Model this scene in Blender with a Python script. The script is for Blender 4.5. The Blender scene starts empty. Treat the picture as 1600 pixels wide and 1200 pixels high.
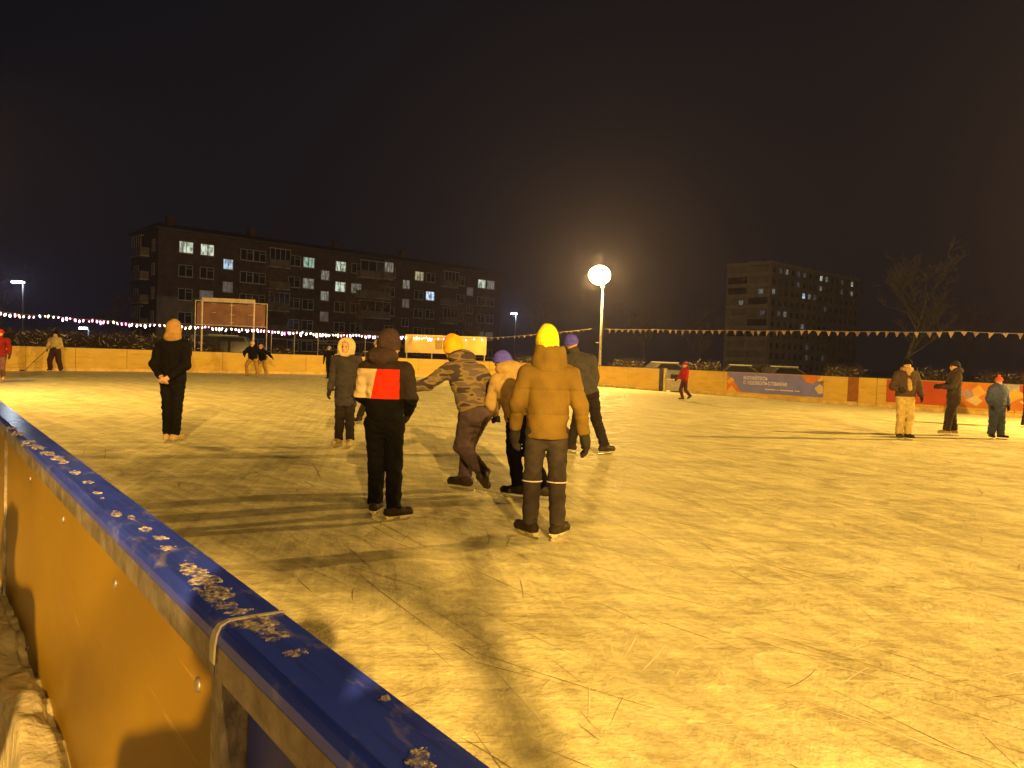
import bpy, math, random
import numpy as np
from mathutils import Vector, Matrix
R = math.radians
sc = bpy.context.scene
col = sc.collection

# ---------------------------------------------------------------- camera
CAM = Vector((0, 0, 1.49)); FPX = 1200.0
pit, rol = R(2.0), R(2.07)
Fw = Vector((0, math.cos(pit), -math.sin(pit)))
r0 = Vector((1, 0, 0)); u0 = Vector((0, math.sin(pit), math.cos(pit)))
Rt = math.cos(rol) * r0 + math.sin(rol) * u0
Up = -math.sin(rol) * r0 + math.cos(rol) * u0
cd = bpy.data.cameras.new('camera'); cam = bpy.data.objects.new('camera', cd); col.objects.link(cam)
cd.lens = 27.0; cd.sensor_width = 36.0; cd.sensor_fit = 'HORIZONTAL'; cd.clip_start = .02; cd.clip_end = 2000
M = Matrix((Rt, Up, -Fw)).transposed().to_4x4(); M.translation = CAM
cam.matrix_world = M
sc.camera = cam

def ray(px, py):
    return FPX * Fw + (px - 800) * Rt + (600 - py) * Up
def at_z(px, py, z=0.0):
    d = ray(px, py); return CAM + d * ((z - CAM.z) / d.z)
def at_y(px, py, Y):
    d = ray(px, py); return CAM + d * (Y / d.y)
def on_line(px, py, p, n):               # meets the vertical plane through p with normal n
    d = ray(px, py); n = Vector((n[0], n[1], 0)); return CAM + d * ((Vector((p[0], p[1], 0)) - Vector((0, 0, 0))).dot(n) / d.dot(n))

# ---------------------------------------------------------------- world, exposure
sc.view_settings.view_transform = 'Standard'; sc.view_settings.look = 'None'
sc.view_settings.exposure = 0.28; sc.view_settings.gamma = 1.0
try: sc.view_settings.use_curve_mapping = False
except Exception: pass
w = bpy.data.worlds.new('World'); sc.world = w; w.use_nodes = True
nt = w.node_tree; nt.nodes.clear()
out = nt.nodes.new('ShaderNodeOutputWorld'); bg = nt.nodes.new('ShaderNodeBackground')
tc = nt.nodes.new('ShaderNodeTexCoord'); sp = nt.nodes.new('ShaderNodeSeparateXYZ'); rp = nt.nodes.new('ShaderNodeValToRGB')
nt.links.new(tc.outputs['Generated'], sp.inputs[0]); nt.links.new(sp.outputs['Z'], rp.inputs[0])
rp.color_ramp.elements[0].position = 0.0; rp.color_ramp.elements[0].color = (.0052, .0046, .0062, 1)
rp.color_ramp.elements[1].position = .5; rp.color_ramp.elements[1].color = (.0038, .0040, .0060, 1)
nt.links.new(rp.outputs[0], bg.inputs[0]); bg.inputs[1].default_value = 1.0
nt.links.new(bg.outputs[0], out.inputs[0])
try:
    sc.cycles.use_denoising = True
    sc.cycles.volume_max_steps = 64
    sc.cycles.max_bounces = 5; sc.cycles.diffuse_bounces = 3; sc.cycles.glossy_bounces = 2; sc.cycles.volume_bounces = 0
    sc.cycles.sample_clamp_indirect = 4
except Exception: pass
SODIUM = (1.0, .575, .13)

# ---------------------------------------------------------------- helpers
def tag(o, label=None, cat=None, group=None, kind=None):
    if label: o['label'] = label
    if cat: o['category'] = cat
    if group: o['group'] = group
    if kind: o['kind'] = kind
    return o
def empty(name, loc, rz=0, **k):
    o = bpy.data.objects.new(name, None); col.objects.link(o); o.location = loc; o.rotation_euler = (0, 0, rz)
    o.empty_display_size = .3
    return tag(o, **k)
def link(name, me, parent=None, loc=None):
    o = bpy.data.objects.new(name, me); col.objects.link(o)
    if parent is not None: o.parent = parent
    if loc is not None: o.location = loc
    return o
def mesh(name, v, f, mat, smooth=False):
    me = bpy.data.meshes.new(name); me.from_pydata([tuple(a) for a in v], [], f); me.update()
    me.materials.append(mat)
    if smooth: me.polygons.foreach_set('use_smooth', [True] * len(me.polygons))
    return me
class MB:
    def __init__(s): s.v = []; s.f = []
    def add(s, v, f):
        n = len(s.v); s.v += [Vector(a) for a in v]; s.f += [tuple(i + n for i in q) for q in f]; return s
    def box(s, a, b, rot=None, org=None):
        x0, y0, z0 = a; x1, y1, z1 = b
        v = [Vector(p) for p in ((x0,y0,z0),(x1,y0,z0),(x1,y1,z0),(x0,y1,z0),(x0,y0,z1),(x1,y0,z1),(x1,y1,z1),(x0,y1,z1))]
        if rot is not None: v = [rot @ p for p in v]
        if org is not None: v = [p + Vector(org) for p in v]
        return s.add(v, [(0,3,2,1),(4,5,6,7),(0,1,5,4),(1,2,6,5),(2,3,7,6),(3,0,4,7)])
    def tube(s, pts, rad, n=8, cap=True):
        pts = [Vector(p) for p in pts]
        if not isinstance(rad, (list, tuple)): rad = [rad] * len(pts)
        rings = []
        for i, p in enumerate(pts):
            d = (pts[min(i+1, len(pts)-1)] - pts[max(i-1, 0)]).normalized()
            a = d.orthogonal().normalized() if i == 0 else (prev - d * prev.dot(d)).normalized()
            prev = a; b = d.cross(a)
            rings.append([p + (a * math.cos(2*math.pi*k/n) + b * math.sin(2*math.pi*k/n)) * rad[i] for k in range(n)])
        v = [q for r_ in rings for q in r_]; f = []
        for i in range(len(pts)-1):
            for k in range(n):
                f.append((i*n+k, i*n+(k+1)%n, (i+1)*n+(k+1)%n, (i+1)*n+k))
        if cap: f.append(tuple(range(n-1, -1, -1))); f.append(tuple((len(pts)-1)*n+k for k in range(n)))
        return s.add(v, f)
    def ball(s, c, r, nu=12, nv=8):
        if not isinstance(r, (list, tuple)): r = (r, r, r)
        c = Vector(c); v = [c + Vector((0,0,-r[2]))]; f = []
        for j in range(1, nv):
            t = -math.pi/2 + math.pi*j/nv
            for i in range(nu):
                a = 2*math.pi*i/nu
                v.append(c + Vector((r[0]*math.cos(t)*math.cos(a), r[1]*math.cos(t)*math.sin(a), r[2]*math.sin(t))))
        v.append(c + Vector((0,0,r[2])))
        for i in range(nu): f.append((0, 1+(i+1)%nu, 1+i))
        for j in range(nv-2):
            for i in range(nu):
                a = 1+j*nu; f.append((a+i, a+(i+1)%nu, a+nu+(i+1)%nu, a+nu+i))
        a = 1+(nv-2)*nu
        for i in range(nu): f.append((a+i, a+(i+1)%nu, len(v)-1))
        return s.add(v, f)
    def build(s, name, mat, parent=None, smooth=False, loc=None):
        return link(name, mesh(name, s.v, s.f, mat, smooth), parent, loc)

# ---------------------------------------------------------------- materials
def mat(name, c, rough=.7, var=.12, scale=8, bump=0.0, bscale=30, metal=0, spec=.3, emis=None, est=0, c2=None, coat=0, stretch=None):
    m = bpy.data.materials.new(name); m.use_nodes = True; n = m.node_tree; b = n.nodes['Principled BSDF']
    b.inputs['Roughness'].default_value = rough; b.inputs['Metallic'].default_value = metal
    b.inputs['Specular IOR Level'].default_value = spec
    if coat: b.inputs['Coat Weight'].default_value = coat
    t = n.nodes.new('ShaderNodeTexCoord'); mp = n.nodes.new('ShaderNodeMapping'); n.links.new(t.outputs['Object'], mp.inputs[0])
    if stretch: mp.inputs['Scale'].default_value = stretch
    no = n.nodes.new('ShaderNodeTexNoise'); no.inputs['Scale'].default_value = scale; no.inputs['Detail'].default_value = 5
    n.links.new(mp.outputs[0], no.inputs[0])
    r = n.nodes.new('ShaderNodeValToRGB'); n.links.new(no.outputs[0], r.inputs[0])
    lo = c2 if c2 else tuple(x * (1 - var * 1.6) for x in c); hi = c if c2 else tuple(min(1, x * (1 + var)) for x in c)
    r.color_ramp.elements[0].position = .36; r.color_ramp.elements[1].position = .62
    r.color_ramp.elements[0].color = (*lo, 1); r.color_ramp.elements[1].color = (*hi, 1)
    n.links.new(r.outputs[0], b.inputs['Base Color'])
    if bump:
        n2 = n.nodes.new('ShaderNodeTexNoise'); n2.inputs['Scale'].default_value = bscale; n2.inputs['Detail'].default_value = 4
        n.links.new(mp.outputs[0], n2.inputs[0])
        bp = n.nodes.new('ShaderNodeBump'); bp.inputs['Strength'].default_value = min(1, bump); bp.inputs['Distance'].default_value = .02
        n.links.new(n2.outputs[0], bp.inputs['Height']); n.links.new(bp.outputs[0], b.inputs['Normal'])
    if emis:
        b.inputs['Emission Color'].default_value = (*emis, 1); b.inputs['Emission Strength'].default_value = est
        m.cycles.emission_sampling = 'NONE'
    return m

YEL = (.68, .47, .085)
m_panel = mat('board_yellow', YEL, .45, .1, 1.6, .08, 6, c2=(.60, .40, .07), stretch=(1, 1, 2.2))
m_pnear = mat('board_yellow_shaded', (.33, .20, .006), .45, .1, 1.3, .08, 6, c2=(.26, .155, .006))  # same paint as the far boards, with shade darkened into the colour
m_kick = mat('kick_yellow', (.72, .5, .16), .5, .15, 3, .1, 9)
m_cap = mat('cap_blue', (.04, .08, .95), .28, .1, 4, .05, 14, spec=.5)
m_steel = mat('galvanised_steel', (.34, .3, .28), .42, .2, 22, .15, 60, metal=.55)
m_dark = mat('dark_metal', (.05, .05, .05), .5, .2, 6)
m_bluepanel = mat('panel_blue', (.02, .04, .5), .4, .15, 4)
def overlay(m, c, lo, hi, scl, stretch, rot=0.0, amt=1.0, rough=None):
    n = m.node_tree; b = n.nodes['Principled BSDF']; src = b.inputs['Base Color'].links[0].from_socket
    t = n.nodes.new('ShaderNodeTexCoord'); mp = n.nodes.new('ShaderNodeMapping'); mp.inputs['Scale'].default_value = stretch; mp.inputs['Rotation'].default_value = (0, 0, rot)
    no = n.nodes.new('ShaderNodeTexNoise'); no.inputs['Scale'].default_value = scl; no.inputs['Detail'].default_value = 7; no.inputs['Roughness'].default_value = .65; no.inputs['Distortion'].default_value = .5
    r_ = n.nodes.new('ShaderNodeValToRGB'); r_.color_ramp.elements[0].position = lo; r_.color_ramp.elements[1].position = hi; r_.color_ramp.elements[1].color = (amt, amt, amt, 1)
    n.links.new(t.outputs['Object'], mp.inputs[0]); n.links.new(mp.outputs[0], no.inputs[0]); n.links.new(no.outputs[0], r_.inputs[0])
    k = n.nodes.new('ShaderNodeMix'); k.data_type = 'RGBA'; n.links.new(r_.outputs[0], k.inputs['Factor']); n.links.new(src, k.inputs['A']); k.inputs['B'].default_value = (*c, 1)
    n.links.new(k.outputs['Result'], b.inputs['Base Color'])
overlay(m_cap, (.5, .46, .52), .56, .72, 9, (1, 2.2, 1), amt=.55); overlay(m_cap, (.02, .03, .3), .5, .62, 40, (.15, 2.5, 1), amt=.4)
overlay(m_panel, (.30, .18, .06), .55, .7, 1.1, (.5, .5, 5.5), amt=.55); overlay(m_panel, (.1, .06, .03), .66, .7, 2.2, (.6, .6, 9), amt=.7)
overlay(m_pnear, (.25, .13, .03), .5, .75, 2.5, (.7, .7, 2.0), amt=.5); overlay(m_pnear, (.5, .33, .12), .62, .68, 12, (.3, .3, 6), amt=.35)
overlay(m_steel, (.12, .09, .07), .5, .66, 14, (.4, 1, 1), amt=.7)
overlay(m_bluepanel, (.2, .18, .2), .55, .75, 5, (1, 1, 1), amt=.4)
m_strap = mat('joint_plastic', (.72, .68, .62), .4, .08, 20)
m_snow = mat('snow', (.8, .78, .7), .8, .08, 9, .6, 26, spec=.15)
m_bank = mat('banked_snow', (.5, .44, .32), .85, .12, 9, .7, 22, spec=.15)
m_dirty = mat('trodden_snow', (.42, .37, .31), .85, .3, 12, .9, 22)
m_pole = mat('pole_paint', (.45, .43, .4), .5, .15, 6)
m_wood = mat('bark', (.055, .045, .038), .9, .25, 14, .4, 30)
m_twig = mat('twigs', (.085, .06, .045), .9, .3, 3)
m_brick = mat('brick_wall', (.062, .042, .037), .9, .2, 1.2, .3, 8)
m_bpanel = mat('light_brick', (.14, .125, .12), .9, .15, 1.0, .2, 8)
m_conc = mat('concrete', (.3, .27, .25), .85, .15, 2.5, .2, 10)
m_roof = mat('roofing', (.06, .055, .055), .8, .2, 3)
m_frame = mat('window_frame', (.36, .34, .33), .6, .05, 5)
m_glass = mat('dark_pane', (.02, .02, .024), .15, .1, 3, spec=.6)
m_white = mat('white_plastic', (.75, .68, .5), .4, .08, 6)
m_blade = mat('blade_steel', (.5, .48, .45), .25, .1, 8, metal=.9)
m_skin = mat('skin', (.55, .33, .22), .55, .06, 12)
m_eye = mat('eye', (.03, .02, .02), .2, .05, 12)
m_rubber = mat('rubber', (.02, .02, .02), .7, .2, 9)

def banded(name, base, edge, z=None):
    return mat(name, base, .85, .12, 9, .3, 40)

# ice: scraped, frosted, streaked along the rink
U = Vector((.6203, -.7843, 0)); V = Vector((.7843, .6203, 0))
ANG = math.atan2(U.y, U.x)
def UV(u, v, z=0.0): return U * u + V * v + Vector((0, 0, z))
def ice_mat():
    m = bpy.data.materials.new('scraped_ice'); m.use_nodes = True; n = m.node_tree; b = n.nodes['Principled BSDF']; L = n.links.new
    t = n.nodes.new('ShaderNodeTexCoord')
    def mapped(rot, scl):
        mp = n.nodes.new('ShaderNodeMapping'); mp.vector_type = 'TEXTURE'
        mp.inputs['Rotation'].default_value = (0, 0, rot); mp.inputs['Scale'].default_value = scl
        L(t.outputs['Object'], mp.inputs[0]); return mp.outputs[0]
    def noise(vec, s, d=5, dist=0, rough=.55):
        no = n.nodes.new('ShaderNodeTexNoise'); no.inputs['Scale'].default_value = s; no.inputs['Detail'].default_value = d
        no.inputs['Distortion'].default_value = dist; no.inputs['Roughness'].default_value = rough; L(vec, no.inputs[0]); return no.outputs[0]
    def ramp(x, a, b_, ca=(0,0,0,1), cb=(1,1,1,1)):
        r = n.nodes.new('ShaderNodeValToRGB'); r.color_ramp.elements[0].position = a; r.color_ramp.elements[1].position = b_
        r.color_ramp.elements[0].color = ca; r.color_ramp.elements[1].color = cb; L(x, r.inputs[0]); return r.outputs[0]
    def math_(op, a, b_):
        k = n.nodes.new('ShaderNodeMath'); k.operation = op
        for i, x in enumerate((a, b_)):
            if isinstance(x, (int, float)): k.inputs[i].default_value = x
            else: L(x, k.inputs[i])
        return k.outputs[0]
    obj = mapped(0, (1, 1, 1))
    s1 = noise(mapped(ANG + .02, (7, 1, 1)), 2.4, 6, .5)
    s2 = noise(mapped(ANG + .42, (5, 1, 1)), 3.1, 5, .8)
    s3 = noise(mapped(ANG - 1.1, (6, 1, 1)), 2.2, 5, 1.0)
    s4 = noise(mapped(ANG + 1.35, (8, 1, 1)), 4.0, 4, .6)
    fine = noise(obj, 26, 6, .4, .65)
    swirl = noise(obj, 2.1, 7, 1.1, .6)
    s5 = noise(mapped(ANG + .12, (22, 1, 1)), 11, 4, .3)
    s6 = noise(mapped(ANG + .95, (18, 1, 1)), 9, 4, .4)
    s7 = noise(mapped(ANG - .5, (20, 1, 1)), 10, 4, .4)
    big = noise(obj, .22, 3, .6)
    h = math_('ADD', math_('MULTIPLY', s1, .8), math_('MULTIPLY', s2, .55)); h = math_('ADD', h, math_('MULTIPLY', s5, .34)); h = math_('ADD', h, math_('MULTIPLY', s6, .3)); h = math_('ADD', h, math_('MULTIPLY', s7, .28))
    h = math_('ADD', h, math_('MULTIPLY', s3, .6)); h = math_('ADD', h, math_('MULTIPLY', s4, .35))
    h = math_('ADD', h, math_('MULTIPLY', swirl, .9)); h = math_('ADD', h, math_('MULTIPLY', fine, .28))
    bp = n.nodes.new('ShaderNodeBump'); bp.inputs['Strength'].default_value = .75; bp.inputs['Distance'].default_value = .03
    L(h, bp.inputs['Height']); L(bp.outputs[0], b.inputs['Normal'])
    mix = math_('ADD', math_('MULTIPLY', swirl, .5), math_('MULTIPLY', s1, .32)); mix = math_('ADD', mix, math_('MULTIPLY', big, .22))
    sc_ = math_('ADD', math_('ADD', s5, s6), math_('ADD', s7, fine)); mix = math_('ADD', mix, math_('MULTIPLY', math_('SUBTRACT', sc_, 2.0), .30)); mix = math_('ADD', mix, .03)
    c = ramp(mix, .42, .68, (.48, .43, .25, 1), (.84, .79, .48, 1))
    L(c, b.inputs['Base Color'])
    ro = ramp(swirl, .4, .65, (.55, .55, .55, 1), (.85, .85, .85, 1)); L(ro, b.inputs['Roughness'])
    b.inputs['Specular IOR Level'].default_value = .15
    return m
m_ice = ice_mat()

# ---------------------------------------------------------------- ground and rink outline
rnd = random.Random(7)
gm = mat('snowy_ground', (.55, .52, .46), .9, .2, .6, .5, 6)
g = MB().add([(-420, -120, -.06), (420, -120, -.06), (420, 640, -.06), (-420, 640, -.06)], [(0, 1, 2, 3)]).build('ground', gm); tag(g, kind='structure')
u_0, u_1, v_0, v_1, RC = -44.3, 21.0, .33, 30.9, 9.0
def arc(cu, cv, a0, a1, n=14, r=RC):
    return [(cu + r * math.cos(a0 + (a1 - a0) * i / n), cv + r * math.sin(a0 + (a1 - a0) * i / n)) for i in range(n + 1)]
c_nl = arc(u_0 + RC, v_0 + RC, -math.pi/2, -math.pi)
c_fl = arc(u_0 + RC, v_1 - RC, math.pi, math.pi/2)
c_fr = arc(u_1 - RC, v_1 - RC, math.pi/2, 0)
c_nr = arc(u_1 - RC, v_0 + RC, 0, -math.pi/2)
loop = c_nl + c_fl + c_fr + c_nr
v = [UV(a, b) for a, b in loop]
o = link('ice_rink', mesh('ice_rink', v, [tuple(range(len(v)-1, -1, -1))], m_ice)); tag(o, kind='structure')
o.data.flip_normals() if o.data.polygons[0].normal.z < 0 else None

hz = bpy.data.materials.new('night_haze'); hz.use_nodes = True; hn = hz.node_tree; hn.nodes.clear()
ho = hn.nodes.new('ShaderNodeOutputMaterial'); hv = hn.nodes.new('ShaderNodeVolumePrincipled'); hn.links.new(hv.outputs[0], ho.inputs['Volume'])
hv.inputs['Color'].default_value = (.6, .56, .95, 1); hv.inputs['Density'].default_value = .0008; hv.inputs['Anisotropy'].default_value = .7
tag(MB().box((-425, -125, -1.1), (425, 645, 36)).build('haze', hz), kind='stuff')

# skate marks: shallow cuts and the thin ridges of shavings beside them
def marks(name, nmarks, seed, wid, hgt, material, maxd):
    rr = random.Random(seed); V_, F_ = [], []
    for k in range(nmarks):
        d = maxd * rr.random() ** 1.25 + 1.6; az = rr.uniform(-.75, .75)
        p = Vector((math.sin(az) * d, math.cos(az) * d, 0))
        if p.dot(V) < .45 or p.dot(V) > 30: continue
        mode = rr.random()
        if mode < .55: a = ANG + rr.gauss(0, .2); cv = rr.gauss(0, .05); ln = rr.uniform(.2, 1.5)
        elif mode < .72: a = rr.uniform(0, 6.28); cv = rr.gauss(0, 1.2); ln = rr.uniform(.1, .5)
        else: a = rr.uniform(0, 6.28); cv = rr.gauss(0, .5); ln = rr.uniform(.12, .6)
        n = 9; wd = wid * rr.uniform(.5, 1.5) * (1 + d * .05); base = len(V_); q = p.copy(); hh = hgt * rr.uniform(.5, 1.3)
        for i in range(n + 1):
            t = i / n; a += cv * ln / n; dr = Vector((math.cos(a), math.sin(a), 0)); sd = Vector((-dr.y, dr.x, 0))
            ww = wd * (math.sin(math.pi * min(1, max(.03, t))) ** .6 + .05) * rr.uniform(.75, 1.2)
            V_ += [q - sd * ww * .5 + Vector((0, 0, .001)), q + Vector((0, 0, .001 + hh)), q + sd * ww * .5 + Vector((0, 0, .001))]
            if q.dot(V) < .4: ln = 0
            q = q + dr * ln / n
        for i in range(n):
            a0 = base + 3 * i; F_ += [(a0, a0 + 3, a0 + 4, a0 + 1), (a0 + 1, a0 + 4, a0 + 5, a0 + 2)]
    o = link(name, mesh(name, V_, F_, material)); tag(o, kind='stuff'); return o
m_cut = mat('cut_ice', (.27, .22, .13), .5, .3, 6)
m_shav = mat('ice_shavings', (.80, .74, .52), .8, .06, 12)
tag(marks('skate_cuts', 420, 3, .0042, .0006, m_cut, 13), 'dark curved cuts left by skate blades on the ice', 'skate marks')
tag(marks('ice_shavings', 170, 5, .006, .0007, m_shav, 11), 'pale thin ridges of ice shavings beside the skate cuts', 'ice shavings')

# ---------------------------------------------------------------- boards round the rink
TOP = 1.2
def run(root, uvs, material, z0=.16, z1=1.17, step=2.4, skip=(), inward=1, back=.06):
    """panels of about STEP metres along a polyline in rink coordinates; kick plate and top rail too"""
    pts = [UV(a, b) for a, b in uvs]; cum = [0]
    for a, b in zip(pts, pts[1:]): cum.append(cum[-1] + (b - a).length)
    def P(s):
        s = min(max(s, 0), cum[-1])
        for i in range(len(cum) - 1):
            if s <= cum[i+1] + 1e-6:
                t = (s - cum[i]) / max(1e-9, cum[i+1] - cum[i]); return pts[i].lerp(pts[i+1], t), (pts[i+1] - pts[i]).normalized()
    tot = cum[-1]; n = max(1, round(tot / step)); ins = .012
    def slab(name, s0, s1, za, zb, d0, d1, mt, nseg):
        m = MB(); prev = None
        vs = []
        for i in range(nseg + 1):
            p, d = P(s0 + (s1 - s0) * i / nseg); nn = Vector((d.y, -d.x, 0)) * inward
            vs += [p + nn * d0 + Vector((0, 0, za)), p + nn * d0 + Vector((0, 0, zb)), p + nn * d1 + Vector((0, 0, zb)), p + nn * d1 + Vector((0, 0, za))]
        f = [(0, 1, 2, 3), tuple(nseg * 4 + k for k in (3, 2, 1, 0))]
        for i in range(nseg):
            for k in range(4):
                a = 4 * i; f.append((a + k, a + 4 + k, a + 4 + (k + 1) % 4, a + (k + 1) % 4))
        return m.add(vs, f).build(name, mt, root)
    for k in range(n):
        s0, s1 = tot * k / n, tot * (k + 1) / n
        c = (s0 + s1) / 2
        if any(a < c < b for a, b in skip): continue
        slab('board_panel', s0 + ins, s1 - ins, z0, z1, 0, -.04, material, 3)
        slab('kick_plate', s0 + .004, s1 - .004, -.02, z0 - .006, .02, -.04, m_kick, 3)
        p, d = P(s0); nn = Vector((d.y, -d.x, 0)) * inward
        rot = Matrix.Rotation(math.atan2(d.y, d.x), 3, 'Z')
        MB().box((-.04, -.04, -.02), (.04, .04, z1), rot, p - nn * .09).build('board_post', m_steel, root)
    slab('top_rail', 0, tot, z1 + .004, TOP, .012, -.07, m_toprail, max(2, int(tot / 1.2)))
    return P
m_toprail = mat('top_rail_paint', (.03, .035, .09), .5, .2, 5)
far_l = empty('rink_board', UV(u_0, v_0 + RC), label='long yellow rink board below the string of coloured lights', cat='rink board')
def rooted(root, fn):      # builders work in world space; keep their parts there
    inv = Matrix.Translation(-root.location)
    before = set(root.children); fn()
    for ch in root.children:
        if ch not in before: ch.matrix_parent_inverse = inv @ Matrix.Identity(4)
rooted(far_l, lambda: run(far_l, c_nl[4:] + c_fl[:8], m_panel, inward=1))
wr = MB()
# right-hand far side: from the corner to the gate, then on past both banners
wpt = UV(0, v_1)
def wall_u(px): return on_line(px, 590, wpt, V).dot(U)
g0, g1 = wall_u(1031), wall_u(1067)
corner = empty('rink_board', UV(u_0 + RC, v_1), label='curved yellow corner of the rink board left of the open gate behind the lamp post', cat='rink board')
rooted(corner, lambda: run(corner, c_fl[7:] + [(g0, v_1)], m_panel, inward=1))
far_r = empty('rink_board', UV(g1, v_1), label='straight yellow rink board carrying the two printed banners', cat='rink board')
rooted(far_r, lambda: run(far_r, [(g1, v_1), (u_1 - RC, v_1)], m_panel, inward=1))

# gate in the far board
rotw = Matrix.Rotation(ANG, 3, 'Z')
gate = empty('rink_gate', UV((g0 + g1) / 2, v_1), ANG, label='low open gate between two posts in the far yellow board', cat='gate')
gl = g1 - g0
MB().box((-gl/2, -.06, 0), (-gl/2 + .25, .08, 1.22)).build('gate_post', m_dark, gate)
MB().box((-gl/2 + .28, -.05, 0), (-gl/2 + .42, .07, 1.2)).build('gate_post', mat('gate_post_pale', (.62, .5, .25), .6), gate)
MB().box((gl/2 - .06, -.05, 0), (gl/2 - .005, .07, 1.2)).build('gate_post', m_dark, gate)
MB().box((-gl/2 + .44, .0, .06), (gl/2 - .08, .045, .62)).build('gate_leaf', mat('gate_leaf_grey', (.45, .4, .35), .6), gate)
MB().box((-gl/2 + .44, -.02, .625), (gl/2 - .08, .065, .67)).build('gate_rail', m_white, gate)
MB().box((-gl/2 + .3, .5, -.02), (gl/2 + .3, .54, .9)).build('backboard', m_dark, gate)

# ---------------------------------------------------------------- near board with the blue cap
pj = at_z(333, 990, 1.19); uj = pj.dot(U)              # where two lengths of cap meet
near = empty('rink_board', UV(uj, .3), ANG - R(.35), label='near rink board with blue cap, steel frame and yellow panels', cat='rink board')
def nb(u, vv, z): return Vector((u - uj, vv - .3, z))   # local: x along the board, y across it
prof = [(.333, 1.192), (.329, 1.199), (.268, 1.2), (.2615, 1.1965), (.2580, 1.19), (.2565, 1.18)]
prof_in = [(.262, 1.176), (.331, 1.174)]
def extr(name, pr, ua, ub, mt, nseg=1, wob=0):
    pr = list(pr); n = len(pr); vs = []; f = []
    for i in range(nseg + 1):
        uu = ua + (ub - ua) * i / nseg
        for a, b in pr: vs.append(nb(uu, a, b))
    for i in range(nseg):
        for k in range(n):
            f.append((i*n+k, i*n+(k+1)%n, (i+1)*n+(k+1)%n, (i+1)*n+k))
    f.append(tuple(range(n))); f.append(tuple(nseg*n + k for k in range(n-1, -1, -1)))
    o = MB().add(vs, f).build(name, mt, near)
    return o
caps = []
ucorn = u_0 + RC
ulist = [ucorn] + [uj - 2.4 * k for k in range(int((uj - ucorn) / 2.4), -1, -1)]
full = prof + prof_in
for a, b in zip(ulist, ulist[1:]): extr('board_cap', full, a + .003, b - .003, m_cap)
extr('board_cap', full, uj + .003, uj + 2.4, m_cap)
extr('board_cap', full, uj + 2.406, 12, m_cap)
fr = [(.2575, 1.178), (.2565, 1.146), (.31, 1.146), (.31, 1.173)]
for a, b in zip(ulist, ulist[1:]): extr('frame_rail', fr, a + .002, b - .002, m_steel)
extr('frame_rail', fr, uj + .002, uj + 2.4, m_steel); extr('frame_rail', fr, uj + 2.405, 12, m_steel)
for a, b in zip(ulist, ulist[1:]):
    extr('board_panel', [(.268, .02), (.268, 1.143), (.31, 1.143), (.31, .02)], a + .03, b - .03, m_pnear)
    extr('board_post', [(.262, 0), (.262, 1.144), (.31, 1.144), (.31, 0)], b - .026, b - .004, m_steel)
extr('board_post', [(.2585, 0), (.2585, 1.144), (.31, 1.144), (.31, 0)], uj + .0, uj + .02, m_steel)
extr('board_panel', [(.285, .02), (.285, 1.143), (.31, 1.143), (.31, .02)], uj + .024, uj + 2.37, m_bluepanel)
extr('board_panel', [(.285, .02), (.285, 1.143), (.31, 1.143), (.31, .02)], uj + 2.43, 12, m_bluepanel)
for uu in (uj - .09, uj - .55, uj - 1.1, uj - 1.7):
    for zz in (1.10, .62): MB().ball(nb(uu, .2665, zz), (.009, .004, .009), 10, 6).build('screw', m_steel, near, True)
# the strip that closes the joint
sv = []; w_ = [.0022, .0022, .003, .0045, .007, .0075, .006]
pr2 = [(.334, 1.19), (.3295, 1.2012), (.27, 1.2022), (.2605, 1.1987), (.2555, 1.191), (.2535, 1.18), (.253, 1.16)]
f = []
for k, ((a, b), ww) in enumerate(zip(pr2, w_)):
    sv += [nb(uj - ww, a, b), nb(uj + ww, a, b)]
    if k: f.append((2*k-2, 2*k-1, 2*k+1, 2*k))
n0 = len(sv); sv += [p + Vector((0, .002 if i > 5 else 0, -.002)) for i, p in enumerate(sv[:n0])]
f += [tuple(i + n0 for i in reversed(q)) for q in f[:]]
for k in range(len(pr2) - 1):
    f.append((2*k, 2*k+2, 2*k+2+n0, 2*k+n0)); f.append((2*k+1, 2*k+1+n0, 2*k+3+n0, 2*k+3))
MB().add(sv, f).build('joint_strip', m_strap, near)
# far corner of the near side and the part beyond the frame on the right
nearc = empty('rink_board', UV(ucorn, v_0), label='curved rink board at the far end of the near side', cat='rink board')
rooted(nearc, lambda: run(nearc, c_nl[:5], m_panel, inward=1))

# snow crusts on the cap
import mathutils.noise as mn
def crust(name, cx, cy, z, rx, ry, rot, hgt, seed, parent=None, mt=None, n=26, thr=.0):
    vs, ids, f = [], {}, []
    for i in range(n + 1):
        for j in range(n + 1):
            x = -1.25 + 2.5 * i / n; y = -1.25 + 2.5 * j / n
            q = Vector((x * 1.5 + seed * 7.3, y * 1.5 - seed * 3.1, seed))
            d = 1 - math.sqrt(x*x + y*y) + mn.noise(q) * .75 + mn.noise(q * 3) * .35 + mn.noise(q * 8) * .15
            ids[i, j] = len(vs)
            hh = hgt * (max(0, min(1, d * 1.6)) ** .6) * (.6 + .6 * abs(mn.noise(q * 5 + Vector((9, 2, 1))))) if d > 0 else -.002
            X = x * rx; Y = y * ry
            vs.append((cx + X * math.cos(rot) - Y * math.sin(rot), cy + X * math.sin(rot) + Y * math.cos(rot), z + hh, d))
    V_ = [v_[:3] for v_ in vs]
    for i in range(n):
        for j in range(n):
            q = (ids[i, j], ids[i+1, j], ids[i+1, j+1], ids[i, j+1])
            if max(vs[k][3] for k in q) > 0: f.append(q)
    return V_, f
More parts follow.
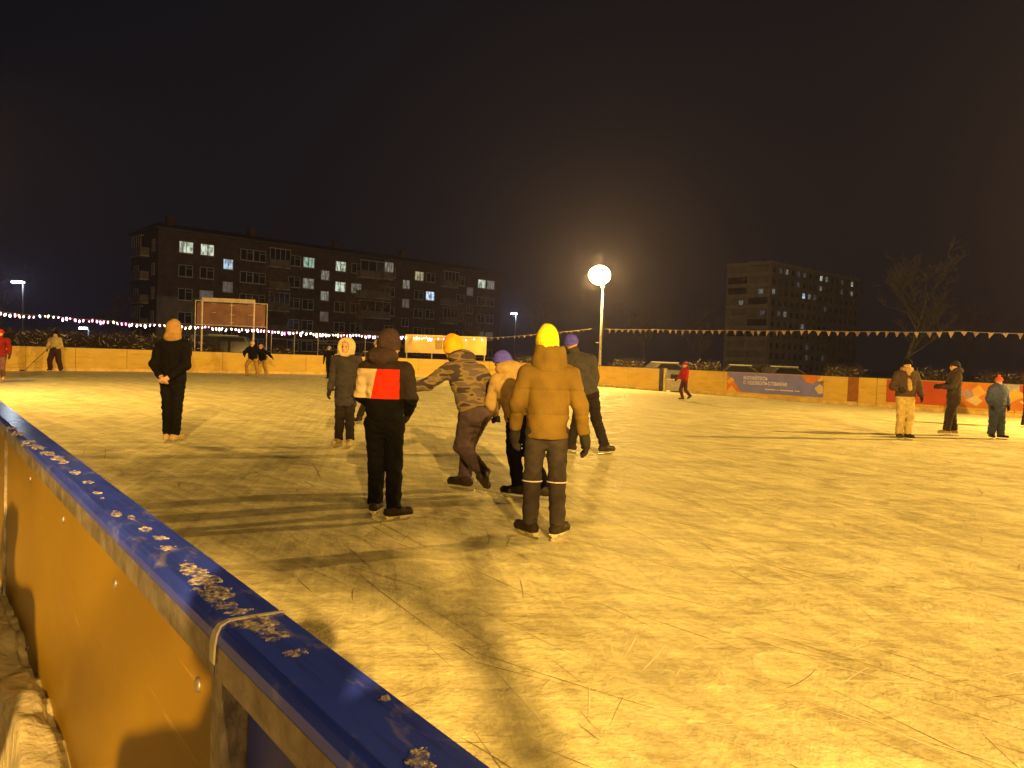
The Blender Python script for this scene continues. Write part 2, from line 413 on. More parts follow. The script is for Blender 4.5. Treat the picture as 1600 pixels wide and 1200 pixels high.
spots = [(318, 905, .016, .030, 31), (333, 925, .016, .028, 32), (405, 975, .015, .020, 33), (290, 884, .010, .02, 34), (60, 698, .014, .05, 35), (30, 676, .014, .05, 36), (90, 716, .013, .04, 37), (18, 668, .012, .030, 1), (45, 690, .013, .036, 2), (75, 708, .012, .04, 3), (100, 722, .010, .026, 4), (118, 738, .010, .022, 5), (138, 753, .008, .016, 6), (152, 770, .006, .012, 7),
         (182, 803, .007, .024, 8), (205, 808, .005, .016, 18), (228, 826, .007, .014, 9), (252, 840, .008, .012, 10), (262, 856, .009, .012, 11), (305, 893, .012, .020, 12), (340, 925, .015, .022, 13),
         (352, 946, .012, .012, 14), (392, 972, .016, .014, 15), (425, 992, .012, .014, 16), (462, 1020, .008, .008, 17), (655, 1186, .010, .012, 19), (372, 955, .012, .008, 20), (160, 778, .003, .003, 21), (600, 1090, .004, .004, 22)]
m = MB()
for px, py, ry, rx, sd in spots:
    p = at_z(px, py, 1.2)
    vv, ff = crust('s', p.x, p.y, 1.1995, rx * 1.15, ry * 1.15, ANG + rnd.uniform(-.2, .2), .0022 if sd != 15 else .003, sd * 1.37)
    vv = [q if Vector((q[0], q[1], 0)).dot(V) > .262 and Vector((q[0], q[1], 0)).dot(V) < .332 else (q[0], q[1], 1.19) for q in vv]
    m.add(vv, ff)
m_rime = mat('thin_snow', (.78, .7, .72), .75, .1, 55, .4, 160, c2=(.42, .38, .5))
_n = m_rime.node_tree; _no = _n.nodes.new('ShaderNodeTexNoise'); _no.inputs['Scale'].default_value = 95; _no.inputs['Detail'].default_value = 6; _t = _n.nodes.new('ShaderNodeTexCoord'); _n.links.new(_t.outputs['Object'], _no.inputs[0])
_r = _n.nodes.new('ShaderNodeValToRGB'); _r.color_ramp.elements[0].position = .40; _r.color_ramp.elements[1].position = .58; _r.color_ramp.elements[0].color = (.12, .12, .12, 1); _n.links.new(_no.outputs[0], _r.inputs[0]); _n.links.new(_r.outputs[0], _n.nodes['Principled BSDF'].inputs['Alpha'])
o = m.build('snow_crust', m_rime, smooth=True); tag(o, 'thin melting crusts of snow lying along the blue cap of the near board', 'snow', kind='stuff')

# snow banked against the outside of the near board, trodden path beside it
def bank(name, ua, ub, va, vb, fn, mt, nu=110, nv=26):
    vs, f = [], []
    for i in range(nu + 1):
        for j in range(nv + 1):
            uu = ua + (ub - ua) * i / nu; vv = va + (vb - va) * j / nv
            vs.append(UV(uu, vv, fn(uu, vv)))
    for i in range(nu):
        for j in range(nv):
            a = i * (nv + 1) + j; f.append((a, a + nv + 1, a + nv + 2, a + 1))
    return link(name, mesh(name, vs, f, mt, True))
def bankz(u, v_):
    q = Vector((u * 3.2, v_ * 3.2, .3)); n1 = mn.noise(q) * .05 + mn.noise(q * 3) * .022 + mn.noise(q * 9) * .008
    edge = .165 + mn.noise(Vector((u * 2.3, 4, 1))) * .05
    t = max(0, min(1, (v_ - edge + .03) / .05)); t = t * t * (3 - 2 * t)
    return .16 + t * (.47 + n1 * .8) + n1 * .4 - (.02 if v_ > .255 else 0)
def trod(u, v_):
    q = Vector((u * 5, v_ * 5, 3)); return .12 + mn.noise(q) * .03 + mn.noise(q * 4) * .02
o = bank('snow_bank', -5.6, .6, .06, .295, bankz, m_bank, 150, 34); tag(o, 'bright snow heaped against the foot of the near yellow board', 'snow', kind='stuff')
o = bank('trodden_path', -9, 3.5, -2.2, .10, trod, m_dirty, 120, 30); tag(o, kind='structure')

# ---------------------------------------------------------------- lamps
def light(name, loc, power, rad, color=SODIUM, spot=None, aim=None, blend=.6, parent=None):
    ld = bpy.data.lights.new(name, 'SPOT' if spot else 'POINT'); ld.energy = power; ld.color = color; ld.shadow_soft_size = rad
    o = bpy.data.objects.new(name, ld); col.objects.link(o); o.location = loc
    if spot:
        ld.spot_size = R(spot); ld.spot_blend = blend
        d = Vector(aim) - Vector(loc); o.rotation_euler = d.to_track_quat('-Z', 'Y').to_euler()
    if parent: o.parent = parent; o.matrix_parent_inverse = Matrix.Translation(-parent.location)
    return o
m_lamp = mat('sodium_glow', (1, .7, .3), .5, .0, 5, emis=(1, .60, .14), est=700)
m_lamp.cycles.emission_sampling = 'FRONT'
m_lens = mat('lens_glow', (1, .7, .3), .5, .0, 5, emis=(1, .66, .27), est=25)
m_led = mat('led_glow', (1, 1, 1), .5, 0, 5, emis=(.75, .87, 1), est=9)
L1 = at_y(937, 572, 45.2); L1.z = 0
lt = at_y(937, 430, 45.2)
lp = empty('street_lamp', L1, label='tall lamp post with glaring orange light behind the far board', cat='street lamp')
lz = lt.z; lx = lt.x - L1.x
MB().tube([(0, 0, -.06), (0, 0, 3), (0, 0, lz - .7)], [.09, .075, .05], 12).build('pole', m_pole, lp, True)
MB().box((-.3, -.04, 2.5), (.02, .04, 2.56)).build('crossarm', m_pole, lp)
MB().ball((lx, 0, lz), (.62, .54, .54), 20, 12).build('glare_globe', m_lamp, lp, True)  # glare put into the shape: ball oversized beyond the real lamp
MB().tube([(0, 0, lz - .72), (0, 0, lz - .62)], .12, 12).build('collar', m_pole, lp)
EX = 1.0
def flood(name, base, h, aim, label, power, spot=150, rad=.14, blend=.8):
    r_ = empty('street_lamp', base, label=label, cat='street lamp')
    MB().tube([(0, 0, -.06), (0, 0, h)], [.11, .06], 10).build('pole', m_pole, r_, True)
    d = (Vector(aim) - (Vector(base) + Vector((0, 0, h)))); d2 = Vector((d.x, d.y, 0)).normalized()
    MB().tube([(0, 0, h), tuple(d2 * .5 + Vector((0, 0, h + .1)))], .035, 8).build('arm', m_pole, r_)
    rot = d.to_track_quat('-Z', 'Y').to_matrix()
    hd = Vector(d2 * .7) + Vector((0, 0, h + .12))
    MB().box((-.28, -.2, 0), (.28, .2, .14), rot, hd).build('housing', m_dark, r_)
    MB().box((-.24, -.17, -.01), (.24, .17, -.003), rot, hd).build('lens', m_lens, r_)
    lo = Vector(base) + hd + d.normalized() * .3
    light('lamp_light', lo, power, rad, spot=spot, aim=aim, blend=blend, parent=r_)
    return r_
flood('r', Vector((24.5, 20.3, 0)), 7.0, (8, 14, 0), 'lamp post outside the right end of the far board', 24000*EX, 150)
flood('l', Vector((-16.6, 17.6, 0)), 7.0, (-8, 24, 0), 'lamp post behind the left stretch of the near board', 6000*EX, 150)
flood('b', Vector((4.5, -20.0, 0)), 9.0, (4, 14, 0), 'lamp post on the path behind the viewer', 62000*EX, 150)
flood('n', UV(11.5, -1.2, 0), 6.5, (8, 4, 0), 'lamp post by the near board right of the viewer', 3500*EX, 150)

def whitelamp(px, py, Y, label, power, hw=.3, headr=None):
    p = at_y(px, py, Y); r_ = empty('street_lamp', (p.x, p.y, 0), label=label, cat='street lamp')
    MB().tube([(.25, .25, -.06), (.25, .25, p.z - .1), (.1, .1, p.z + .1)], [.08, .06, .04], 8).build('pole', m_dark, r_, True)
    MB().box((-hw, -.14, p.z - .06), (hw, .14, p.z + .07)).build('lamp_head', m_led, r_)
    light('lamp_light', (p.x, p.y - .3, p.z - .25), power, .2, (.75, .86, 1), parent=r_)
whitelamp(28, 441, 60, 'white lamp high above the bushes at the left edge', 500, .45)
whitelamp(130, 513, 52, 'low white floodlight among the bushes behind the left board', 160, .22)
whitelamp(803, 490, 92, 'small white lamp between the long brick block and the lamp post', 700, .35)

# ---------------------------------------------------------------- apartment blocks
def lit(name, c, s):
    m = mat(name, (.3, .3, .3), .6, .1, 3, emis=c, est=s); n = m.node_tree; b = n.nodes['Principled BSDF']
    t = n.nodes.new('ShaderNodeTexCoord'); oi = n.nodes.new('ShaderNodeObjectInfo'); ad = n.nodes.new('ShaderNodeVectorMath'); ad.operation = 'ADD'
    n.links.new(t.outputs['Object'], ad.inputs[0]); n.links.new(oi.outputs['Location'], ad.inputs[1])
    mp = n.nodes.new('ShaderNodeMapping'); mp.inputs['Scale'].default_value = (2.2, .2, .8); n.links.new(ad.outputs[0], mp.inputs[0])
    no = n.nodes.new('ShaderNodeTexNoise'); no.inputs['Scale'].default_value = 1.6; no.inputs['Detail'].default_value = 3; n.links.new(mp.outputs[0], no.inputs[0])
    r_ = n.nodes.new('ShaderNodeValToRGB'); r_.color_ramp.elements[0].position = .38; r_.color_ramp.elements[1].position = .62; r_.color_ramp.elements[0].color = (.18, .16, .14, 1)
    n.links.new(no.outputs[0], r_.inputs[0]); k = n.nodes.new('ShaderNodeMath'); k.operation = 'MULTIPLY'; k.inputs[1].default_value = s * 1.35; n.links.new(r_.outputs[0], k.inputs[0]); n.links.new(k.outputs[0], b.inputs['Emission Strength'])
    return m
LIT = {'w': lit('lit_white', (.85, 1, .8), .5), 'b': lit('lit_blue', (.5, .75, 1), .55), 'y': lit('lit_yellow', (1, .95, .55), .26), 'd': lit('lit_dim', (.85, .9, .8), .16),
       'g': lit('lit_green', (.5, .95, .75), .33), 'B': lit('lit_bright_blue', (.55, .75, 1), .95), 'f': lit('lit_faint', (.7, .8, 1), .05)}
def window_mesh(w_, h_):
    m = MB(); t = .07
    m.box((-w_/2, -.05, 0), (w_/2, .0, t)); m.box((-w_/2, -.05, h_ - t), (w_/2, .0, h_)); m.box((-w_/2, -.05, t), (-w_/2 + t, .0, h_ - t))
    m.box((w_/2 - t, -.05, t), (w_/2, .0, h_ - t)); m.box((-t/2, -.05, t), (t/2, .0, h_ - t)); m.box((t/2, -.045, h_*.7), (w_/2 - t, -.005, h_*.7 + t*.8))
    return m
def wmeshes(w_, h_):
    fm = window_mesh(w_, h_); me = mesh('window', fm.v, fm.f, m_frame)
    L_ = mesh('p', *[(q.v, q.f) for q in [MB().box((-w_/2 + .07, -.02, .07), (-.035, -.01, h_ - .07)).box((.035, -.02, .07), (w_/2 - .07, -.01, h_ - .07))]][0], m_glass)
    sl = MB().box((-w_/2 - .05, -.16, -.07), (w_/2 + .05, .0, -.005)); sl = mesh('sill', sl.v, sl.f, m_conc)
    return me, L_, sl
def add_window(root, kit, loc, rz, glow=None):
    me, pn, sl = kit
    wd = link('window', me, root, loc); wd.rotation_euler = (0, 0, rz)
    p = link('pane', pn if not glow else glow_mesh(pn, glow), wd); s = link('sill', sl, wd)
_gm = {}
def glow_mesh(me, k):
    if (me.name, k) not in _gm:
        c = me.copy(); c.materials.clear(); c.materials.append(LIT[k]); _gm[me.name, k] = c
    return _gm[me.name, k]

# long five-storey brick block on the left
A = Vector((-43.2, 93, 0)); B = Vector((-2.4, 132.4, 0)); ab = (B - A); Lb = ab.length; ab.normalize(); nb_ = Vector((-ab.y, ab.x, 0)); HB = 15.4
blk = empty('apartment_block', A, math.atan2(ab.y, ab.x), label='long dark five-storey brick apartment block with scattered lit windows', cat='building')
DB = 9.5
MB().box((0, 0, -.1), (Lb, DB, HB)).build('wall', m_brick, blk)
MB().box((-.012, -.012, -.1), (9.0, .3, 7.4)).build('lower_wall', m_bpanel, blk)
MB().add([(-.4, -.5, HB), (Lb+.4, -.5, HB), (Lb+.4, DB+.5, HB), (-.4, DB+.5, HB), (1.5, DB/2, HB+1.5), (Lb-1.5, DB/2, HB+1.5), (-.4, -.5, HB+.22), (Lb+.4, -.5, HB+.22), (Lb+.4, DB+.5, HB+.22), (-.4, DB+.5, HB+.22)],
         [(0,3,2,1), (0,1,7,6), (1,2,8,7), (2,3,9,8), (3,0,6,9), (6,7,5,4), (7,8,5), (8,9,4,5), (9,6,4)]).build('roof', m_roof, blk)
for k, xx in enumerate((2.2, 13, 26, 38, 50)):
    MB().box((xx, DB*.35, HB + .6), (xx + .9, DB*.35 + .9, HB + 2.3)).build('chimney', m_brick, blk)
def bu(px, py=430):
    d = ray(px, py); n = nb_; t = (A - CAM).dot(n) / d.dot(n); p = CAM + d * t; return (p - A).dot(ab)
kit = wmeshes(1.75, 1.45); kits = wmeshes(1.35, 1.35); kitn = wmeshes(1.0, 1.45)
fl = [1.6, 4.5, 7.4, 10.3, 13.2]; fl = [x - .35 for x in fl]
glow = {(290, 4): 'w', (323, 4): 'w', (482, 4): 'g', (482, 3): 'd', (532, 4): 'w', (532, 3): 'w', (557, 3): 'd', (655, 4): 'y', (673, 3): 'B', (531, 1): 'y', (653, 1): 'g', (672, 1): 'd', (753, 4): 'w', (767, 4): 'd', (323, 2): 'f', (595, 4): 'd', (753,1): 'f', (767,1):'f'}
for c in (290, 323, 385, 405, 460, 482, 532, 557, 610, 655, 673, 720, 753, 767):
    for k in range(5):
        add_window(blk, kit, (bu(c), 0, fl[k]), 0, glow.get((c, k)))
sg = {(356, 3): 'b', (356, 2): 'f', (508, 3): 'd', (508, 2): 'd', (508, 1): 'f', (635, 3): 'd', (635, 2): 'f', (735, 3): 'f'}
for c in (356, 508, 635, 735):
    for k in range(4):
        add_window(blk, kits, (bu(c), 0, fl[k] + 1.45), 0, sg.get((c, k)))
    MB().box((bu(c) - 1.5, -1.3, 2.35), (bu(c) + 1.5, 0, 2.5)).build('porch_roof', m_conc, blk)
def balcony(root, x, z, w_=2.6, glowk=None, y=0, rz=0):
    b = empty('balcony', (x, y, z), rz); b.parent = root; del b
    b = root.children[-1]
    return b
def balc(root, M4, w_, glowk, glazed):
    """slab, three railing panels and (where glazed) a frame, in a frame M4 of the building"""
    s = MB().box((-w_/2, -1.05, -.1), (w_/2, 0, .05)); s.v = [M4 @ q for q in s.v]; so = s.build('balcony', m_conc, root)
    r_ = MB().box((-w_/2, -1.05, .06), (w_/2, -1.0, 1.0)).box((-w_/2, -.99, .06), (-w_/2 + .05, 0, 1.0)).box((w_/2 - .05, -.99, .06), (w_/2, 0, 1.0)); r_.v = [M4 @ q for q in r_.v]
    r_.build('railing', m_bpanel, so)
    if glazed:
        g_ = MB()
        for i in range(5): x = -w_/2 + (w_ - .07) * i / 4; g_.box((x, -1.03, 1.01), (x + .07, -.97, 2.4))
        g_.box((-w_/2, -1.04, 2.41), (w_/2, -.6, 2.5)); g_.v = [M4 @ q for q in g_.v]; g_.build('glazing_frame', m_frame, so)
        p_ = MB().box((-w_/2 + .08, -.99, 1.02), (w_/2 - .08, -.97, 2.39)); p_.v = [M4 @ q for q in p_.v]; p_.build('pane', LIT[glowk] if glowk else m_glass, so)
for c, gl_ in ((432, {}), (582, {}), (595+3, {}), (700, {3: 'f'})):
    for k in (1, 2, 3, 4):
        if c == 598: continue
        balc(blk, Matrix.Translation((bu(c), -.001, 2.9 * k + .75)), 3.0 if c != 582 else 5.4, gl_.get(k), (k + c) % 2 == 0 or k == 4)
balc(blk, Matrix.Translation((bu(595), -1.1, 2.9 * 4 + .75)), 1.6, 'd', True)
rotend = Matrix.Translation((-.001, 0, 0)) @ Matrix.Rotation(-math.pi/2, 4, 'Z')
for k in range(5):
    if k: balc(blk, Matrix.Translation((-.001, 4.6, 2.9 * k + .75)) @ Matrix.Rotation(-math.pi/2, 4, 'Z'), 3.2, None, k in (1, 4))
    add_window(blk, kitn, (0, 1.5, fl[k]), -math.pi/2); add_window(blk, kit, (0, 7.6, fl[k]), -math.pi/2)
MB().tube([(.25 + 5.6, -.06, 0), (.25 + 5.6, -.06, 7.2)], .07, 8).build('drainpipe', m_dark, blk)

# tower block on the right
T = at_y(1133, 500, 213); T.z = 0; T2 = at_y(1200, 500, 203); T2.z = 0
td = T2 - T; Lt = td.length; td.normalize(); tn = Vector((-td.y, td.x, 0)); HT = 28.4; FH = 2.85
m_tw = mat('tower_panels', (.5, .47, .46), .9, .12, .4)
m_tc = mat('tower_slabs', (.68, .64, .62), .85, .1, .8)
tw = empty('apartment_tower', T, math.atan2(td.y, td.x), label='pale nine-storey tower block with loggias at its end, far right', cat='building')
LT = 50.0
MB().box((0, 1.3, -.1), (Lt, LT, HT)).build('wall', m_tw, tw)
MB().box((-.15, -.1, HT), (Lt + .15, LT + .15, HT + .9)).build('parapet', m_tc, tw)
MB().box((3, 5, HT + .9), (7, 9, HT + 1.9)).build('lift_house', m_tw, tw)
for a, b in ((0, .35), (Lt/2 - .2, Lt/2 + .2), (Lt - .35, Lt)):
    MB().box((a, 0, -.1), (b, 1.29, HT - .002)).build('loggia_wall', m_tc, tw)
for k in range(1, 11):
    z = HT - FH * k
    for a, b in ((.36, Lt/2 - .21), (Lt/2 + .21, Lt - .36)):
        s = MB().box((a, -.06, z - .1), (b, 1.28, z + .1)).build('loggia_slab', m_tc, tw)
        MB().box((a, -.05, z + .11), (b, .0, z + .95)).build('railing', m_tc if rnd.random() < .7 else m_tw, s)
        if rnd.random() < .45: MB().box((a + .05, .02, z + .96), (b - .05, .05, z + FH - .2)).build('glazing', m_glass, s)
kt = wmeshes(1.5, 1.5)
def tside(px, py):   # side face of the tower: plane through T2 with normal td
    d = ray(px, py); t = (T2 - CAM).dot(td) / d.dot(td); p = CAM + d * t; return (p - T2).dot(tn), p.z
tl = [(1230, 427, 'd'), (1243, 451, 'f'), (1254, 463, 'B'), (1264, 465, 'd'), (1206, 456, 'd'), (1282, 434, 'w'), (1293, 438, 'd'), (1281, 451, 'd'), (1227, 493, 'd'), (1251, 509, 'd'), (1329, 447, 'w'), (1329, 462, 'd')]
lmap = {}
for px, py, k in tl:
    yy, zz = tside(px, py); lmap[(round((yy - 2) / 3.1), int((HT - zz) / FH))] = k
for i in range(0, 16):
    for k in range(10):
        z = HT - FH * (k + 1) + .8
        add_window(tw, kt, (Lt + .002, 2 + 3.1 * i, z), math.pi/2, lmap.get((i, k)) or ('f' if rnd.random() < .06 else None))
for a, k, gk in ((Lt*.75, 2, 'd'), (Lt*.3, 3, 'd'), (Lt*.8, 4, 'f'), (Lt*.25, 1, None), (Lt*.7, 6, None)):
    add_window(tw, kt, (a, 1.295, HT - FH * (k + 1) + .8), 0, gk)

# ---------------------------------------------------------------- string of coloured lights and pennants
def cordpts(p, q, sag, n):
    return [p.lerp(q, i / n) - Vector((0, 0, sag * 4 * (i/n) * (1 - i/n))) for i in range(n + 1)]
BUL = [mat('bulb_' + n_, (1, 1, 1), .5, 0, 5, emis=c_, est=s_ * 1.7) for n_, c_, s_ in (('pink', (1, .25, .55), 2.2), ('white', (1, .85, .8), 3.0), ('magenta', (1, .15, .75), 2.0), ('warm', (1, .75, .35), 2.4), ('rose', (1, .5, .6), 2.6))]
m_cord = mat('cord', (.25, .2, .16), .7, .1, 5)
bb = MB().ball((0, 0, -.09), (.055, .055, .10), 8, 6); BM = [mesh('bulb', bb.v, bb.f, m_, True) for m_ in BUL]
pts = [(-60, 484), (0, 487), (80, 493), (160, 500), (240, 506), (320, 510), (400, 514), (480, 519), (560, 523), (640, 525), (700, 527), (762, 528)]
def on_left(px, py, off=.35):   # just outside the left far board
    p0 = UV(u_0 - off, 0); d = ray(px, py); t = (p0 - CAM).dot(U) / d.dot(U); return CAM + d * t
gp = [on_left(x, y) if x < 650 else at_y(x, y, 49.6) for x, y in pts]
ga = empty('light_string', gp[0], label='string of small pink and white coloured lights above the left board', cat='light string')
cm = MB(); path = []
for a, b in zip(gp, gp[1:]): path += cordpts(a, b, .05, 8)[:-1]
path.append(gp[-1]); cm.tube(path, .014, 5); c_ = cm.build('cord', m_cord, ga); c_.matrix_parent_inverse = Matrix.Translation(-ga.location)
cum = 0; nxt = 0; rr = random.Random(11)
for a, b in zip(path, path[1:]):
    L_ = (b - a).length
    while nxt < cum + L_:
        p = a.lerp(b, (nxt - cum) / L_)
        x = bb
        i = rr.choice((0, 1, 2, 4, 4, 1, 3)) if p.x > -23 else rr.choice((1, 3, 1, 4, 3, 0))
        bo = link('bulb', BM[i], ga, p - ga.location + Vector((0, 0, rr.uniform(-.06, .03)))); bo.rotation_euler = (rr.uniform(-.5, .5), rr.uniform(-.5, .5), 0)
        s_ = rr.uniform(.6, 1.15); bo.scale = (s_, s_, s_ * rr.uniform(.7, 1.3))
        nxt += .19 * rr.uniform(.75, 1.4) if p.x < -5.5 else .5
    cum += L_
def bunting(points, label, step, size, sag=.03):
    ro = empty('bunting', points[0], label=label, cat='bunting')
    path = []
    for a, b in zip(points, points[1:]): path += cordpts(a, b, sag, 6)[:-1]
    path.append(points[-1]); c = MB().tube(path, .013, 5).build('cord', m_cord, ro); c.matrix_parent_inverse = Matrix.Translation(-ro.location)
    cum, nx = 0, step
    cols = [mat('pennant', c_, .8, .1, 5) for c_ in ((.30, .22, .26), (.22, .17, .22), (.38, .3, .3))]
    for a, b in zip(path, path[1:]):
        L_ = (b - a).length; d = (b - a).normalized(); s = Vector((-d.y, d.x, 0)).normalized()
        while nx < cum + L_:
            p = a.lerp(b, (nx - cum) / L_) - ro.location; w2 = size * .5 * rnd.uniform(.7, 1.1); h = size * rnd.uniform(.7, 1.15); sw = s * rnd.uniform(-.2, .2) * h + d * rnd.uniform(-.25, .25) * h
            t = s * .003
            v_ = [p - d*w2 - t, p + d*w2 - t, p + Vector((0,0,-h)) + sw - t, p - d*w2 + t, p + d*w2 + t, p + Vector((0,0,-h)) + sw + t]
            MB().add(v_, [(0,1,2), (5,4,3), (0,3,4,1), (1,4,5,2), (2,5,3,0)]).build('pennant', rnd.choice(cols), ro)
            nx += step * rnd.uniform(.85, 1.25)
        cum += L_
ptop = lt.copy()
bp_ = [on_line(x, y, UV(0, v_1 + .25), V) for x, y in ((945, 514), (1020, 514.5), (1140, 516), (1260, 516), (1380, 518), (1500, 517.5), (1640, 521))]
bunting(bp_, 'row of pale triangular pennants strung above the right far board', .40, .24)
bp2 = [at_y(760, 528, 49.6), at_y(840, 522, 48), at_y(925, 513.5, 45.4)]
bunting(bp2, 'short length of bunting rising from the yellow sign to the lamp post', .4, .15)

# ---------------------------------------------------------------- things just behind the far board
def plate(root, name, P0, P1, z0, z1, mt, th=.03, off=0.0):
    d = (P1 - P0); d.z = 0; L_ = d.length; a = math.atan2(d.y, d.x)
    rot = Matrix.Rotation(a, 3, 'Z')
    b = MB().box((0, -th/2 - off, z0), (L_, th/2 - off, z1), rot, Vector((P0.x, P0.y, 0)))
    o = b.build(name, mt, root); o.matrix_parent_inverse = Matrix.Translation(-root.location); return o
# yellow sign above the corner
s0 = at_y(633, 540, 51.3); s1 = at_y(760, 540, 51.3); zt = at_y(700, 524.5, 51.3).z; zb = at_y(700, 553, 51.3).z
sg_ = empty('sign_board', (s0.x, s0.y, 0), label='wide pale yellow sign board standing above the corner of the far board', cat='sign')
m_sign = mat('sign_yellow', (.7, .52, .16), .6, .08, 1.5)
plate(sg_, 'panel', s0, s1, zb, zt, m_sign, .04)
for t in (.02, .33, .66, .98):
    p = s0.lerp(s1, t); q = MB().box((p.x - .04, p.y + .03, -.06), (p.x + .04, p.y + .1, zt)).build('post', m_steel, sg_); q.matrix_parent_inverse = Matrix.Translation(-sg_.location)
pa = s0.lerp(s1, .37); pb = s0.lerp(s1, .455); plate(sg_, 'emblem', pa, pb, zb + .28, zt - .33, mat('emblem_brown', (.38, .24, .05), .7), .006, .024)
# score board in its frame
Y0 = 46.5
b0 = at_y(305, 500, Y0); b1 = at_y(417, 500, Y0 + .5); f0 = at_y(316, 500, Y0 - .4); f1 = at_y(397, 500, Y0)
z1_ = at_y(350, 473.5, Y0).z; z0_ = at_y(350, 507.5, Y0).z
scb = empty('backboard_frame', (f0.x, f0.y, 0), label='brown board with pale top box in a tall white tube frame', cat='goal frame')
m_brown = mat('board_brown', (.28, .15, .1), .8, .12, 2)
m_post = mat('post_pale', (.62, .52, .38), .5, .1, 4)
def addw(mb, name, mt, root, sm=False): o = mb.build(name, mt, root, sm); o.matrix_parent_inverse = Matrix.Translation(-root.location); return o
plate(scb, 'backboard', b0 + Vector((.1, 0, 0)), b1 - Vector((.1, 0, 0)), z0_, z1_ - .02, m_brown, .05)
hb0 = f0 + Vector((0, -.05, 0)); hb1 = f1 + Vector((.05, -.05, 0))
plate(scb, 'top_box', hb0, hb1, z1_ + .02, z1_ + .26, m_post, .18)
for p, zt2 in ((f0, z1_ + .02), (f1, z1_ + .02)):
    addw(MB().tube([(p.x, p.y - .05, -.06), (p.x, p.y - .05, zt2)], .06, 8), 'post', m_post, scb)
for p in (b0, b1):
    addw(MB().tube([(p.x, p.y, -.06), (p.x, p.y, z1_ + .1)], .04, 8), 'post', m_steel, scb)
addw(MB().tube([(b0.x, b0.y, z1_ + .1), (b1.x, b1.y, z1_ + .05)], .035, 8), 'crossbar', m_post, scb)
addw(MB().tube([(b0.x, b0.y - .06, z0_ - .04), (b1.x, b1.y - .06, z0_ - .04)], .035, 8), 'crossbar', m_post, scb)
mid = f0.lerp(f1, .57)
addw(MB().tube([(mid.x, mid.y - .1, z0_), (mid.x, mid.y - .1, z1_)], .03, 6), 'brace', m_post, scb)
for t, z in ((.18, .55), (.84, .5), (.5, .48), (.5, .92), (.18, .97), (.84, .97), (.5, .12)):
    p = b0.lerp(b1, .1 + t * .8); zz = z0_ + (z1_ - z0_) * z
    addw(MB().box((p.x - .2, p.y - .04, zz - .015), (p.x + .2, p.y - .028, zz + .02)), 'hook_bar', m_post, scb)
# wire fence behind
fr_ = empty('metal_fence', at_y(440, 540, 55), label='thin metal fence on upright posts behind the left board', cat='fence')
fp = [at_y(x, 525, 55 + (x - 430) * .01) for x in (424, 460, 497, 534, 571, 608)]
for p in fp: addw(MB().tube([(p.x, p.y, -.06), (p.x, p.y, 2.75)], .04, 6), 'post', m_steel, fr_)
for a, b in zip(fp, fp[1:]):
    for z in (1.1, 2.2): addw(MB().tube([(a.x, a.y, z), (b.x, b.y, z)], .018, 5), 'rail', m_steel, fr_)

# ---------------------------------------------------------------- bare trees and bushes
def grow(seed, H, spread, nlev, thick, nb0=9):
    rr = random.Random(seed); wood = MB(); tw_ = MB()
    def br(p, d, L_, r_, lev):
        n = 4; pts = [p]; rad = [r_]; q = p.copy(); dd = d.copy()
        for i in range(n):
            dd = (dd + Vector((rr.gauss(0, .12), rr.gauss(0, .12), rr.gauss(.05, .08)))).normalized(); q = q + dd * L_ / n; pts.append(q.copy()); rad.append(r_ * (1 - .75 * (i + 1) / n))
        if lev <= 1: wood.tube(pts, rad, 6 if lev == 0 else 4, False)
        else: tw_.tube(pts[::2] if len(pts) > 3 else pts, [max(.011, x) for x in (rad[::2] if len(pts) > 3 else rad)], 3, False)
        if lev < nlev:
            k = nb0 if lev == 0 else rr.randint(4, 6)
            for j in range(k):
                t = rr.uniform(.3 if lev == 0 else .2, 1); i = min(n - 1, int(t * n)); pp = pts[i].lerp(pts[i+1], t * n - i)
                ax = Vector((rr.gauss(0, 1), rr.gauss(0, 1), rr.gauss(0, .3))).normalized()
                nd = (dd * (1 - spread) + ax * spread + Vector((0, 0, .25))).normalized()
                br(pp, nd, L_ * rr.uniform(.38, .62), rad[i] * .55, lev + 1)
    br(Vector((0, 0, -.06)), Vector((0, 0, 1)), H * .72, thick, 0)
    return mesh('trunk', wood.v, wood.f, m_wood), mesh('crown', tw_.v, tw_.f, m_twig)
TR = [grow(s, h, .62, 4, .17) for s, h in ((1, 11), (2, 9), (3, 12))]
def tree(p, k, s, rz, label, group='bare trees around the rink'):
    e = empty('bare_tree', p, rz, label=label, cat='tree', group=group)
    t, c = TR[k]; a = link('trunk', t, e); b = link('crown', c, e); a.scale = b.scale = (s, s, s)
    return e
tl_ = [(1405, 80, 3, 1.55, 'tall bare forked tree standing alone right of the tower block'), (-0, 78, 0, .8, 'bare tree under the white lamp at the left edge'), (185, 84, 1, .8, 'bare tree just left of the brick block'),
       (420, 75, 2, .72, 'bare tree before the middle of the brick block, right of the white frame'), (560, 80, 0, .8, 'bare tree before the right half of the brick block'),
       (720, 85, 1, .9, 'bare tree before the far end of the brick block'), (850, 100, 2, .75, 'dim bare tree left of the orange lamp'), (1010, 110, 0, .8, 'dim bare tree right of the orange lamp'),
       (1090, 90, 2, .6, 'low bare tree left of the tower block'), (1290, 120, 1, .85, 'bare tree before the right wing of the tower'), (1520, 100, 2, .8, 'bare tree at the right edge above the pennants')]
m_birch = mat('pale_bark', (.13, .12, .115), .9, .3, 6)
for me_ in list(TR[1]): pass
TR.append(tuple(me_.copy() for me_ in TR[1]))
for me_ in TR[3]: me_.materials.clear(); me_.materials.append(m_birch)
for i, (px, Y, k, s, lb) in enumerate(tl_):
    p = at_y(px, 560, Y); tree((p.x, p.y, 0), k, s, i * 1.3, lb)
